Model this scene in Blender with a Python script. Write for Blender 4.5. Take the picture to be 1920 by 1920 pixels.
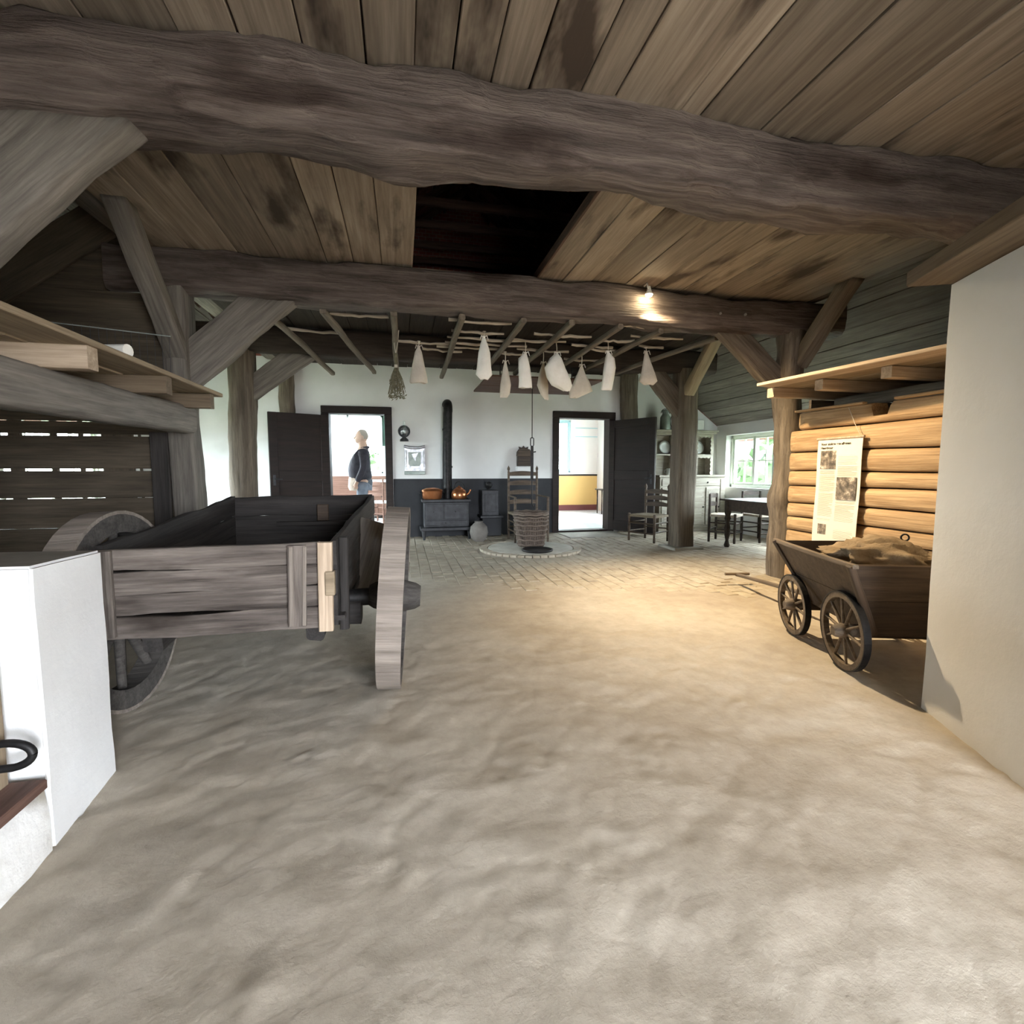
import bpy, bmesh, math, random
from mathutils import Vector, Matrix, noise

# ------------------------------------------------------------------ camera
F_PX, YAW, PITCH, CAM_H = 930.0, math.radians(12.5), math.radians(4.9), 1.12
scene = bpy.context.scene
for o in list(bpy.data.objects):
    bpy.data.objects.remove(o)
cam_data = bpy.data.cameras.new('camera')
cam_data.sensor_width = 36.0
cam_data.lens = 36.0 * F_PX / 1920.0
cam_data.clip_start = 0.02
cam_data.clip_end = 300
cam = bpy.data.objects.new('camera', cam_data)
scene.collection.objects.link(cam)
cam.location = (0, 0, CAM_H)
cam.rotation_euler = (math.pi / 2 - PITCH, 0, -YAW)
scene.camera = cam

# ------------------------------------------------------------------ world, daylight, exposure
SKY = 9.0
world = bpy.data.worlds.new('overcast_sky')
scene.world = world
world.use_nodes = True
wn = world.node_tree
wn.nodes['Background'].inputs[0].default_value = (0.92, 0.975, 1.06, 1)
wn.nodes['Background'].inputs[1].default_value = SKY
scene.view_settings.view_transform = 'Standard'
scene.view_settings.look = 'None'
scene.view_settings.gamma = 1.0
scene.view_settings.exposure = 2.85
scene.view_settings.use_curve_mapping = False
scene.cycles.use_denoising = True
scene.cycles.max_bounces = 10
scene.cycles.diffuse_bounces = 6
scene.cycles.transparent_max_bounces = 12
scene.cycles.sample_clamp_indirect = 6.0
scene.cycles.caustics_reflective = False
scene.cycles.caustics_refractive = False


def portal(name, loc, direction, sx, sy):
    """daylight opening: guides the sky's light through a window or a door"""
    li = bpy.data.lights.new(name, 'AREA')
    li.shape = 'RECTANGLE'
    li.size, li.size_y = sx, sy
    li.cycles.is_portal = True
    o = bpy.data.objects.new(name, li)
    scene.collection.objects.link(o)
    d = Vector(direction).normalized()
    up = Vector((0, 0, 1))
    z = -d
    x = up.cross(z).normalized()
    y = z.cross(x)
    m = Matrix((x, y, z)).transposed().to_4x4()
    m.translation = Vector(loc)
    o.matrix_world = m


YB = 8.4            # face of the back wall
XL, XR = -3.75, 5.83  # side walls
YF = -2.6           # front wall behind the camera (barn doorway)
CEIL = 2.77
# in view: the kitchen window and the two windows of the rooms beyond the doorways
portal('kitchen_window_daylight', (XR + 0.26, 7.53, 1.27), (-1, 0, 0), 1.2, 0.95)
portal('left_room_window_daylight', (-0.9, 12.62, 1.75), (0, -1, 0), 1.9, 1.5)
portal('right_room_window_daylight', (2.9, 13.12, 1.75), (0, -1, 0), 1.5, 1.5)
# out of view: the open barn doorway behind the camera and the side-wall windows; the rooms' two are added for brightness
portal('barn_doorway_offscreen', (1.33, YF + 0.02, 1.1), (0, 1, 0), 1.46, 2.2)
portal('window_right_offscreen', (XR + 0.26, 5.65, 1.22), (-1, 0, 0), 1.9, 1.25)
portal('window_left_offscreen', (XL - 0.26, 6.3, 1.22), (1, 0, 0), 2.4, 1.25)
portal('left_room_added_window_offscreen', (-3.0, 10.5, 1.6), (1, 0, 0), 2.2, 1.5)
portal('right_room_added_window_offscreen', (5.4, 10.8, 1.6), (-1, 0, 0), 1.8, 1.3)

# ------------------------------------------------------------------ pixel -> place (1920 frame)
_fw = Vector((math.sin(YAW) * math.cos(PITCH), math.cos(YAW) * math.cos(PITCH), -math.sin(PITCH)))
_rt = Vector((math.cos(YAW), -math.sin(YAW), 0))
_up = _rt.cross(_fw)
_C = Vector((0, 0, CAM_H))


def _ray(u, v): return _fw * F_PX + _rt * (u - 960) + _up * (960 - v)


def PZ(u, v, z=0.0):
    d = _ray(u, v)
    return _C + d * ((z - CAM_H) / d.z)


def PY(u, v, y):
    d = _ray(u, v)
    return _C + d * (y / d.y)


def PX(u, v, x):
    d = _ray(u, v)
    return _C + d * (x / d.x)


# ------------------------------------------------------------------ objects
V = Vector
MW = {}


def reg(o, parent, W):
    scene.collection.objects.link(o)
    MW[o.name] = W.copy()
    if parent is not None:
        o.parent = parent
        o.matrix_parent_inverse = Matrix.Identity(4)
        o.matrix_basis = MW[parent.name].inverted() @ W
    else:
        o.matrix_basis = W
    return o


def tag(o, label=None, cat=None, group=None, kind=None):
    if label: o['label'] = label
    if cat: o['category'] = cat
    if group: o['group'] = group
    if kind: o['kind'] = kind
    return o


def TR(loc, rz=0.0): return Matrix.Translation(V(loc)) @ Matrix.Rotation(rz, 4, 'Z')


def thing(name, loc, rz, label, cat, group=None):
    o = bpy.data.objects.new(name, None)
    o.empty_display_size = 0.1
    reg(o, None, TR(loc, rz))
    return tag(o, label, cat, group)


class MB:
    """collects faces, then becomes ONE mesh object"""
    def __init__(s): s.v, s.f, s.sm = [], [], []

    def add(s, vs, fs, smooth=False, M=None):
        b = len(s.v)
        for p in vs:
            p = V(p)
            s.v.append(M @ p if M else p)
        for f in fs:
            s.f.append(tuple(i + b for i in f))
            s.sm.append(smooth)
        return s

    def box(s, x0, x1, y0, y1, z0, z1, M=None):
        vs = [(x0, y0, z0), (x1, y0, z0), (x1, y1, z0), (x0, y1, z0), (x0, y0, z1), (x1, y0, z1), (x1, y1, z1), (x0, y1, z1)]
        fs = [(0, 3, 2, 1), (4, 5, 6, 7), (0, 1, 5, 4), (1, 2, 6, 5), (2, 3, 7, 6), (3, 0, 4, 7)]
        return s.add(vs, fs, False, M)

    def cbox(s, x0, x1, y0, y1, z0, z1, c=0.006, M=None):
        """box with chamfered edges"""
        vs, fs = [], []
        X, Y, Z = (x0, x1), (y0, y1), (z0, z1)
        idx = {}
        for i in (0, 1):
            for j in (0, 1):
                for k in (0, 1):
                    sx, sy, sz = (1 - 2 * i), (1 - 2 * j), (1 - 2 * k)
                    for a in range(3):
                        p = [X[i], Y[j], Z[k]]
                        if a != 0: p[0] += sx * c
                        if a != 1: p[1] += sy * c
                        if a != 2: p[2] += sz * c
                        idx[(i, j, k, a)] = len(vs)
                        vs.append(p)
        g = lambda *t: idx[t]
        for a in range(3):
            for e in (0, 1):
                o1, o2 = [q for q in range(3) if q != a]
                cyc = [(0, 0), (1, 0), (1, 1), (0, 1)]
                f = []
                for (m, n) in cyc:
                    t = [0, 0, 0]
                    t[a] = e; t[o1] = m; t[o2] = n
                    f.append(g(t[0], t[1], t[2], a))
                flip = (e == 0) ^ (a == 1)
                fs.append(tuple(reversed(f)) if flip else tuple(f))
        for a in range(3):
            o1, o2 = [q for q in range(3) if q != a]
            for m in (0, 1):
                for n in (0, 1):
                    t0 = [0, 0, 0]; t1 = [0, 0, 0]
                    t0[o1] = t1[o1] = m; t0[o2] = t1[o2] = n
                    t1[a] = 1
                    fs.append((g(*t0, o1), g(*t1, o1), g(*t1, o2), g(*t0, o2)))
        for i in (0, 1):
            for j in (0, 1):
                for k in (0, 1):
                    fs.append((g(i, j, k, 0), g(i, j, k, 1), g(i, j, k, 2)))
        return s.add(vs, fs, False, M)

    def tube(s, pts, r, n=10, cap=True, M=None, smooth=True, flat=1.0):
        pts = [V(p) for p in pts]
        rs = r if isinstance(r, (list, tuple)) else [r] * len(pts)
        vs, fs = [], []
        t0 = (pts[1] - pts[0]).normalized()
        ref = V((0, 0, 1)) if abs(t0.z) < 0.9 else V((1, 0, 0))
        a = ref.cross(t0).normalized()
        for i, p in enumerate(pts):
            t = (pts[min(i + 1, len(pts) - 1)] - pts[max(i - 1, 0)]).normalized()
            a = (a - t * a.dot(t)).normalized()
            b = t.cross(a)
            for k in range(n):
                w = 2 * math.pi * k / n
                vs.append(p + a * (math.cos(w) * rs[i]) + b * (math.sin(w) * rs[i] * flat))
        for i in range(len(pts) - 1):
            for k in range(n):
                k2 = (k + 1) % n
                fs.append((i * n + k, i * n + k2, (i + 1) * n + k2, (i + 1) * n + k))
        s.add(vs, fs, smooth, M)
        if cap:
            s.add(vs[:n], [tuple(reversed(range(n)))], False, M)
            s.add(vs[-n:], [tuple(range(n))], False, M)
        return s

    def lathe(s, prof, n=20, M=None, smooth=True):
        """prof: list of (r, z) from bottom to top, about local Z"""
        vs, fs = [], []
        for (r, z) in prof:
            for k in range(n):
                w = 2 * math.pi * k / n
                vs.append((r * math.cos(w), r * math.sin(w), z))
        for i in range(len(prof) - 1):
            for k in range(n):
                k2 = (k + 1) % n
                fs.append((i * n + k, i * n + k2, (i + 1) * n + k2, (i + 1) * n + k))
        s.add(vs, fs, smooth, M)
        if prof[0][0] > 1e-4: s.add(vs[:n], [tuple(reversed(range(n)))], False, M)
        if prof[-1][0] > 1e-4: s.add(vs[-n:], [tuple(range(n))], False, M)
        return s

    def prism(s, poly, d0, d1, axis='y', M=None):
        """poly: 2-D outline; extruded along axis between d0 and d1"""
        def P(a, b, d):
            return {'x': (d, a, b), 'y': (a, d, b), 'z': (a, b, d)}[axis]
        n = len(poly)
        vs = [P(a, b, d0) for a, b in poly] + [P(a, b, d1) for a, b in poly]
        fs = [tuple(range(n)), tuple(reversed(range(n, 2 * n)))]
        fs += [(i, i + n, (i + 1) % n + n, (i + 1) % n) for i in range(n)]
        return s.add(vs, fs, False, M)

    def mesh(s, name):
        me = bpy.data.meshes.new(name)
        me.from_pydata([tuple(p) for p in s.v], [], s.f)
        for p, k in zip(me.polygons, s.sm): p.use_smooth = k
        bm = bmesh.new()
        bm.from_mesh(me)
        bmesh.ops.recalc_face_normals(bm, faces=bm.faces)
        bm.to_mesh(me)
        bm.free()
        me.update()
        return me

    def build(s, name, mat, parent=None, W=None):
        me = s.mesh(name)
        me.materials.append(mat)
        o = bpy.data.objects.new(name, me)
        if W is None: W = MW[parent.name] if parent is not None else Matrix.Identity(4)
        return reg(o, parent, W)

    def child(s, name, mat, parent):
        """part given in the coordinates of its parent"""
        return s.build(name, mat, parent, MW[parent.name])


def inst(name, me, parent, W):
    return reg(bpy.data.objects.new(name, me), parent, W)


def frame(p0, p1, up=(0, 0, 1)):
    x = (V(p1) - V(p0)).normalized()
    u = V(up)
    if abs(x.dot(u.normalized())) > 0.99: u = V((0, -1, 0))
    y = u.cross(x).normalized()
    z = x.cross(y)
    m = Matrix((x, y, z)).transposed().to_4x4()
    m.translation = V(p0)
    return m


def timber_mb(L, w, h, seed=0, rough=0.008, wob=0.012, bow=0.0, taper=(1, 1), n=None, rnd=0.25, rndr=None):
    """hewn timber along local X; section w (Y) by h (Z)"""
    mb = MB()
    n = n or max(6, int(L / 0.09))
    sec = []
    r = rnd * min(w, h)
    for (cx, cy, a0) in ((1, 1, 0), (-1, 1, 90), (-1, -1, 180), (1, -1, 270)):
        for a in (10, 45, 80):
            t = math.radians(a0 + a)
            sec.append((cx * (w / 2 - r) + r * math.cos(t), cy * (h / 2 - r) + r * math.sin(t)))
        nx = {0: (0, 1), 90: (-1, 0), 180: (0, -1), 270: (1, 0)}[a0]
        sec.append((nx[0] * w / 2, nx[1] * h / 2))
    k = len(sec)
    vs, fs = [], []
    for i in range(n + 1):
        t = i / n
        s = taper[0] + (taper[1] - taper[0]) * t
        oy = wob * noise.noise(V((t * L * 0.9, seed * 7.1, 0.3)))
        oz = wob * noise.noise(V((t * L * 0.9, seed * 7.1, 9.3))) + bow * math.sin(math.pi * t)
        for (a, b) in sec:
            p = V((t * L * 3.0, a * 9 + seed * 13.7, b * 9))
            d = 1 + rough / min(w, h) * 2 * (noise.noise(p) + 0.5 * noise.noise(p * 2.7))
            vs.append((t * L, oy + a * s * d, oz + b * s * d))
    for i in range(n):
        for j in range(k):
            j2 = (j + 1) % k
            fs.append((i * k + j, (i + 1) * k + j, (i + 1) * k + j2, i * k + j2))
    mb.add(vs, fs, True)
    mb.add(vs[:k], [tuple(range(k))], False)
    mb.add(vs[-k:], [tuple(reversed(range(k)))], False)
    return mb


SEED = [1]


def timber(name, p0, p1, w, h, mat, up=(0, 0, 1), parent=None, **kw):
    SEED[0] += 1
    W = frame(p0, p1, up)
    L = (V(p1) - V(p0)).length
    return timber_mb(L, w, h, seed=SEED[0], **kw).build(name, mat, parent, W)


def board_mb(L, w, t, seed=0, warp=0.004, c=0.004, n=6):
    """sawn board along local X, thickness along Z, slightly warped"""
    mb = MB()
    sec = [(-w / 2, -t / 2 + c), (-w / 2 + c, -t / 2), (w / 2 - c, -t / 2), (w / 2, -t / 2 + c),
           (w / 2, t / 2 - c), (w / 2 - c, t / 2), (-w / 2 + c, t / 2), (-w / 2, t / 2 - c)]
    vs, fs = [], []
    for i in range(n + 1):
        q = i / n
        o1 = warp * noise.noise(V((q * L, seed * 3.3, 1)))
        o2 = warp * noise.noise(V((q * L, seed * 3.3, 5)))
        for (a, b) in sec:
            vs.append((q * L, a + o2, b + o1 + warp * 0.6 * (a / w) * math.sin(seed * 2.1)))
    for i in range(n):
        for j in range(8):
            j2 = (j + 1) % 8
            fs.append((i * 8 + j, (i + 1) * 8 + j, (i + 1) * 8 + j2, i * 8 + j2))
    fs.append(tuple(range(8)))
    fs.append(tuple(range(n * 8 + 7, n * 8 - 1, -1)))
    return mb.add(vs, fs, False)


def board(name, p0, p1, w, t, mat, up=(0, 0, 1), parent=None, **kw):
    SEED[0] += 1
    return board_mb((V(p1) - V(p0)).length, w, t, seed=SEED[0], **kw).build(name, mat, parent, frame(p0, p1, up))


# ------------------------------------------------------------------ materials
def newmat(name):
    m = bpy.data.materials.new(name)
    m.use_nodes = True
    return m, m.node_tree, m.node_tree.nodes['Principled BSDF']


def N(nt, t, **kw):
    n = nt.nodes.new(t)
    for k, v in kw.items():
        if k in n.inputs: n.inputs[k].default_value = v
        else: setattr(n, k, v)
    return n


def ramp(nt, stops):
    r = nt.nodes.new('ShaderNodeValToRGB')
    e = r.color_ramp.elements
    while len(e) < len(stops): e.new(0.5)
    for el, (p, c) in zip(e, stops):
        el.position = p
        el.color = (c[0], c[1], c[2], 1)
    return r


def mixc(nt, a, b, fac, mode='MIX'):
    m = nt.nodes.new('ShaderNodeMix')
    m.data_type = 'RGBA'
    m.blend_type = mode
    for sock, val in ((m.inputs[0], fac), (m.inputs[6], a), (m.inputs[7], b)):
        if hasattr(val, 'is_linked') or hasattr(val, 'links'): nt.links.new(val, sock)
        elif isinstance(val, (int, float)): sock.default_value = val
        else: sock.default_value = (*val, 1)
    return m.outputs[2]


def coords(nt, scale=(1, 1, 1), rnd=True):
    tc = nt.nodes.new('ShaderNodeTexCoord')
    mp = nt.nodes.new('ShaderNodeMapping')
    mp.inputs['Scale'].default_value = scale
    nt.links.new(tc.outputs['Object'], mp.inputs['Vector'])
    if rnd:
        oi = nt.nodes.new('ShaderNodeObjectInfo')
        mu = N(nt, 'ShaderNodeMath', operation='MULTIPLY')
        mu.inputs[1].default_value = 57.0
        nt.links.new(oi.outputs['Random'], mu.inputs[0])
        nt.links.new(mu.outputs[0], mp.inputs['Location'])
    return mp.outputs[0]


def wood(name, dark, light, rough=0.75, grain=1.0, stain=None, stain_at=0.62, vary=0.35, bump=0.25, spec=0.3, bdist=0.012):
    """long grain along the object's X, per-object tone, optional dark stains with their own shape"""
    m, nt, b = newmat(name)
    L = nt.links.new
    c1 = coords(nt, (1.2 * grain, 14 * grain, 14 * grain))
    n1 = N(nt, 'ShaderNodeTexNoise', Scale=1.6, Detail=7.0, Roughness=0.62, Distortion=0.35)
    L(c1, n1.inputs['Vector'])
    c2 = coords(nt, (3.0 * grain, 90 * grain, 90 * grain))
    n2 = N(nt, 'ShaderNodeTexNoise', Scale=1.0, Detail=4.0, Roughness=0.6)
    L(c2, n2.inputs['Vector'])
    mid = tuple((a + c) / 2 for a, c in zip(dark, light))
    r1 = ramp(nt, [(0.28, dark), (0.52, mid), (0.75, light)])
    L(n1.outputs[0], r1.inputs[0])
    r2 = ramp(nt, [(0.3, (0.62, 0.60, 0.58)), (0.62, (1, 1, 1))])
    L(n2.outputs[0], r2.inputs[0])
    col = mixc(nt, r1.outputs[0], r2.outputs[0], 0.75, 'MULTIPLY')
    c3 = coords(nt, (0.7, 2.2, 2.2))
    n3 = N(nt, 'ShaderNodeTexNoise', Scale=1.5, Detail=5.0, Roughness=0.55)
    L(c3, n3.inputs['Vector'])
    if stain:
        r3 = ramp(nt, [(stain_at - 0.05, (0, 0, 0)), (stain_at + 0.06, (1, 1, 1))])
        L(n3.outputs[0], r3.inputs[0])
        col = mixc(nt, col, stain, r3.outputs[0])
    oi = nt.nodes.new('ShaderNodeObjectInfo')
    rv = ramp(nt, [(0, (1 - vary,) * 3), (1, (1 + vary * 0.35,) * 3)])
    L(oi.outputs['Random'], rv.inputs[0])
    col = mixc(nt, col, rv.outputs[0], 1.0, 'MULTIPLY')
    L(col, b.inputs['Base Color'])
    b.inputs['Roughness'].default_value = rough
    b.inputs['Specular IOR Level'].default_value = spec
    add = N(nt, 'ShaderNodeMath', operation='ADD')
    L(n1.outputs[0], add.inputs[0])
    L(n2.outputs[0], add.inputs[1])
    bp = N(nt, 'ShaderNodeBump', Strength=bump, Distance=bdist)
    L(add.outputs[0], bp.inputs['Height'])
    L(bp.outputs[0], b.inputs['Normal'])
    return m


def rough_mat(name, c1, c2, scale=4.0, rough=0.85, bump=0.3, dist=0.01, spot=None, spot_at=0.7, metallic=0.0, spec=0.3, detail=6.0, rnd=False):
    m, nt, b = newmat(name)
    L = nt.links.new
    c = coords(nt, (1, 1, 1), rnd)
    n1 = N(nt, 'ShaderNodeTexNoise', Scale=scale, Detail=detail, Roughness=0.6)
    L(c, n1.inputs['Vector'])
    r = ramp(nt, [(0.3, c1), (0.7, c2)])
    L(n1.outputs[0], r.inputs[0])
    col = r.outputs[0]
    if spot:
        n2 = N(nt, 'ShaderNodeTexNoise', Scale=scale * 0.45, Detail=4.0, Roughness=0.55, Distortion=0.6)
        L(c, n2.inputs['Vector'])
        r2 = ramp(nt, [(spot_at - 0.06, (0, 0, 0)), (spot_at + 0.06, (1, 1, 1))])
        L(n2.outputs[0], r2.inputs[0])
        col = mixc(nt, col, spot, r2.outputs[0])
    L(col, b.inputs['Base Color'])
    b.inputs['Roughness'].default_value = rough
    b.inputs['Metallic'].default_value = metallic
    b.inputs['Specular IOR Level'].default_value = spec
    if bump:
        n3 = N(nt, 'ShaderNodeTexNoise', Scale=scale * 5, Detail=6.0, Roughness=0.65)
        L(c, n3.inputs['Vector'])
        bp = N(nt, 'ShaderNodeBump', Strength=bump, Distance=dist)
        L(n3.outputs[0], bp.inputs['Height'])
        L(bp.outputs[0], b.inputs['Normal'])
    return m


def plain(name, col, rough=0.6, metallic=0.0, emit=None, strength=0.0, spec=0.4):
    m, nt, b = newmat(name)
    b.inputs['Base Color'].default_value = (*col, 1)
    b.inputs['Roughness'].default_value = rough
    b.inputs['Metallic'].default_value = metallic
    b.inputs['Specular IOR Level'].default_value = spec
    if emit:
        b.inputs['Emission Color'].default_value = (*emit, 1)
        b.inputs['Emission Strength'].default_value = strength
    return m


def glass_mat():
    m = bpy.data.materials.new('window_glass')
    m.use_nodes = True
    nt = m.node_tree
    nt.nodes.clear()
    out = nt.nodes.new('ShaderNodeOutputMaterial')
    tr = nt.nodes.new('ShaderNodeBsdfTransparent')
    tr.inputs[0].default_value = (0.93, 0.97, 0.96, 1)
    gl = nt.nodes.new('ShaderNodeBsdfGlossy')
    gl.inputs['Roughness'].default_value = 0.03
    mx = nt.nodes.new('ShaderNodeMixShader')
    mx.inputs[0].default_value = 0.06
    nt.links.new(tr.outputs[0], mx.inputs[1])
    nt.links.new(gl.outputs[0], mx.inputs[2])
    nt.links.new(mx.outputs[0], out.inputs[0])
    return m


def clay_mat():
    m, nt, b = newmat('clay_floor')
    L = nt.links.new
    c = coords(nt, (1, 1, 1), False)
    n1 = N(nt, 'ShaderNodeTexNoise', Scale=0.9, Detail=8.0, Roughness=0.6, Distortion=0.4)
    L(c, n1.inputs['Vector'])
    r1 = ramp(nt, [(0.30, (0.35, 0.298, 0.235)), (0.5, (0.425, 0.376, 0.306)), (0.70, (0.50, 0.455, 0.38))])
    L(n1.outputs[0], r1.inputs[0])
    n2 = N(nt, 'ShaderNodeTexNoise', Scale=9.0, Detail=10.0, Roughness=0.72)
    L(c, n2.inputs['Vector'])
    r2 = ramp(nt, [(0.32, (0.84, 0.83, 0.81)), (0.62, (1.03, 1.03, 1.03))])
    L(n2.outputs[0], r2.inputs[0])
    col = mixc(nt, r1.outputs[0], r2.outputs[0], 1.0, 'MULTIPLY')
    L(col, b.inputs['Base Color'])
    b.inputs['Roughness'].default_value = 0.72
    b.inputs['Specular IOR Level'].default_value = 0.25
    n3 = N(nt, 'ShaderNodeTexNoise', Scale=4.0, Detail=10.0, Roughness=0.6, Distortion=0.15)
    L(c, n3.inputs['Vector'])
    bp = N(nt, 'ShaderNodeBump', Strength=0.4, Distance=0.025)
    L(n3.outputs[0], bp.inputs['Height'])
    bp2 = N(nt, 'ShaderNodeBump', Strength=0.5, Distance=0.012)
    L(n2.outputs[0], bp2.inputs['Height'])
    L(bp.outputs[0], bp2.inputs['Normal'])
    L(bp2.outputs[0], b.inputs['Normal'])
    return m


def brick_mat(name, c1, c2, mortar, scale=4.5):
    m, nt, b = newmat(name)
    c = coords(nt, (1, 1, 1), False)
    mp = nt.nodes.new('ShaderNodeMapping')
    mp.inputs['Rotation'].default_value = (math.pi / 2, 0, 0)
    nt.links.new(c, mp.inputs[0])
    br = N(nt, 'ShaderNodeTexBrick', Scale=scale)
    br.inputs['Color1'].default_value = (*c1, 1)
    br.inputs['Color2'].default_value = (*c2, 1)
    br.inputs['Mortar'].default_value = (*mortar, 1)
    nt.links.new(mp.outputs[0], br.inputs['Vector'])
    nt.links.new(br.outputs[0], b.inputs['Base Color'])
    b.inputs['Roughness'].default_value = 0.9
    return m


M = {}
M['beam'] = wood('old_oak_beam', (0.050, 0.038, 0.034), (0.235, 0.190, 0.168), rough=0.7, grain=0.8, stain=(0.040, 0.026, 0.021), stain_at=0.60, vary=0.15, bump=0.7, bdist=0.03)
M['post'] = wood('weathered_oak_post', (0.080, 0.063, 0.047), (0.25, 0.205, 0.158), rough=0.8, vary=0.2, bump=0.5)
M['brace'] = wood('grey_oak_brace', (0.115, 0.103, 0.090), (0.29, 0.26, 0.225), rough=0.8, vary=0.2, bump=0.25)
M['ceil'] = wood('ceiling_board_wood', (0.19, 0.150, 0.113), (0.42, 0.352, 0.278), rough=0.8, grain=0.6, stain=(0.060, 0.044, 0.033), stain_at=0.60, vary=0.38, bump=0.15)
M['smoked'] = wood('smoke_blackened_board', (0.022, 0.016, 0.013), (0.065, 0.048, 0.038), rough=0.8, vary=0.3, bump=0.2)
M['roofboard'] = wood('grey_green_roof_board', (0.12, 0.108, 0.088), (0.26, 0.235, 0.195), rough=0.85, vary=0.25, bump=0.2)
M['log'] = wood('split_log_wood', (0.30, 0.180, 0.085), (0.68, 0.470, 0.260), rough=0.7, grain=0.8, vary=0.18, bump=0.5)
M['pale'] = wood('pale_sawn_wood', (0.38, 0.285, 0.20), (0.60, 0.475, 0.355), rough=0.75, vary=0.15, bump=0.15)
M['tan'] = wood('tan_plank_wood', (0.22, 0.165, 0.105), (0.42, 0.33, 0.225), rough=0.8, vary=0.15, bump=0.2)
M['darkwood'] = wood('dark_painted_door', (0.011, 0.0065, 0.0055), (0.026, 0.015, 0.012), rough=0.6, vary=0.1, bump=0.1)
M['furn'] = wood('dark_stained_furniture', (0.022, 0.015, 0.011), (0.075, 0.052, 0.036), rough=0.5, vary=0.15, bump=0.1)
M['chair'] = wood('worn_chair_wood', (0.045, 0.032, 0.023), (0.17, 0.125, 0.088), rough=0.6, vary=0.1, bump=0.1)
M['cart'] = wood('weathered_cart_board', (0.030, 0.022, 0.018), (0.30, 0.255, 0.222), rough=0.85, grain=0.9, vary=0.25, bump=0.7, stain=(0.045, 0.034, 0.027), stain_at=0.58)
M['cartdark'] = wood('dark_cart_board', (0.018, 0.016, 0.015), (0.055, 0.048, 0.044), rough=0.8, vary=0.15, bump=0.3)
M['wheel'] = wood('weathered_wheel_wood', (0.15, 0.125, 0.105), (0.36, 0.31, 0.265), rough=0.85, vary=0.1, bump=0.4)
M['wagon'] = wood('brown_wagon_board', (0.045, 0.030, 0.020), (0.115, 0.078, 0.052), rough=0.6, vary=0.12, bump=0.2)
M['wagonwheel'] = wood('brown_wheel_wood', (0.10, 0.075, 0.052), (0.24, 0.185, 0.135), rough=0.65, vary=0.1, bump=0.2)
M['partition'] = wood('brown_partition_board', (0.060, 0.047, 0.033), (0.15, 0.12, 0.085), rough=0.85, vary=0.2, bump=0.2)
M['stick'] = wood('peeled_stick', (0.32, 0.27, 0.21), (0.55, 0.48, 0.39), rough=0.75, vary=0.2, bump=0.1)
M['pole'] = wood('rough_pole', (0.10, 0.082, 0.062), (0.25, 0.21, 0.165), rough=0.8, vary=0.2, bump=0.3)
M['cupboard'] = wood('worn_grey_paint_wood', (0.32, 0.29, 0.235), (0.56, 0.53, 0.455), rough=0.7, vary=0.08, bump=0.2)
M['rafter'] = wood('attic_rafter', (0.055, 0.034, 0.025), (0.17, 0.105, 0.080), rough=0.85, vary=0.2, bump=0.3)
M['redtrough'] = wood('red_brown_plank', (0.080, 0.042, 0.032), (0.15, 0.085, 0.065), rough=0.7, vary=0.1, bump=0.2)
M['plaster'] = rough_mat('white_limewash', (0.72, 0.725, 0.72), (0.80, 0.805, 0.80), scale=1.6, rough=0.9, bump=0.25, dist=0.01, spot=(0.62, 0.62, 0.60), spot_at=0.68)
M['plaster2'] = rough_mat('grey_white_limewash', (0.70, 0.70, 0.685), (0.78, 0.78, 0.765), scale=1.4, rough=0.9, bump=0.3, dist=0.012, spot=(0.60, 0.585, 0.545), spot_at=0.69)
M['plaster3'] = rough_mat('dusty_stall_limewash', (0.70, 0.705, 0.70), (0.78, 0.785, 0.78), scale=2.2, rough=0.9, bump=0.3, dist=0.01, spot=(0.58, 0.575, 0.55), spot_at=0.68)
M['kerb'] = rough_mat('mud_splashed_limewash', (0.62, 0.61, 0.58), (0.74, 0.735, 0.71), scale=5, rough=0.9, bump=0.4, dist=0.012, spot=(0.27, 0.235, 0.18), spot_at=0.54)
M['dust'] = rough_mat('grey_brown_dust', (0.19, 0.175, 0.15), (0.27, 0.25, 0.22), scale=6, rough=0.95, bump=0.3)
M['dado'] = rough_mat('black_tar_paint', (0.020, 0.021, 0.024), (0.036, 0.037, 0.041), scale=3, rough=0.7, bump=0.15)
M['clay'] = clay_mat()
M['paver'] = rough_mat('dusty_paver', (0.30, 0.255, 0.19), (0.47, 0.42, 0.335), scale=6, rough=0.8, bump=0.3, rnd=True)
M['stone'] = rough_mat('hearth_stone', (0.33, 0.31, 0.26), (0.47, 0.45, 0.39), scale=5, rough=0.85, bump=0.3)
M['iron'] = rough_mat('black_iron', (0.012, 0.012, 0.013), (0.035, 0.033, 0.032), scale=20, rough=0.5, bump=0.1, metallic=0.6)
M['castiron'] = rough_mat('grey_cast_iron', (0.030, 0.031, 0.034), (0.060, 0.061, 0.066), scale=12, rough=0.55, bump=0.1, metallic=0.3)
M['copper'] = rough_mat('copper', (0.55, 0.20, 0.08), (0.75, 0.33, 0.16), scale=9, rough=0.28, bump=0.05, metallic=0.9)
M['tin'] = rough_mat('embossed_tin', (0.30, 0.31, 0.33), (0.62, 0.63, 0.65), scale=16, rough=0.35, bump=0.3, metallic=0.8)
M['zinc'] = rough_mat('dull_zinc', (0.20, 0.24, 0.22), (0.34, 0.38, 0.35), scale=10, rough=0.5, bump=0.1, metallic=0.5)
M['china'] = plain('white_china', (0.80, 0.84, 0.82), rough=0.25)
M['linen'] = rough_mat('white_linen', (0.76, 0.73, 0.67), (0.87, 0.85, 0.80), scale=9, rough=0.95, bump=0.5, dist=0.01)
M['linen2'] = rough_mat('unbleached_linen', (0.50, 0.45, 0.385), (0.64, 0.58, 0.50), scale=9, rough=0.95, bump=0.5, dist=0.01)
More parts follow.
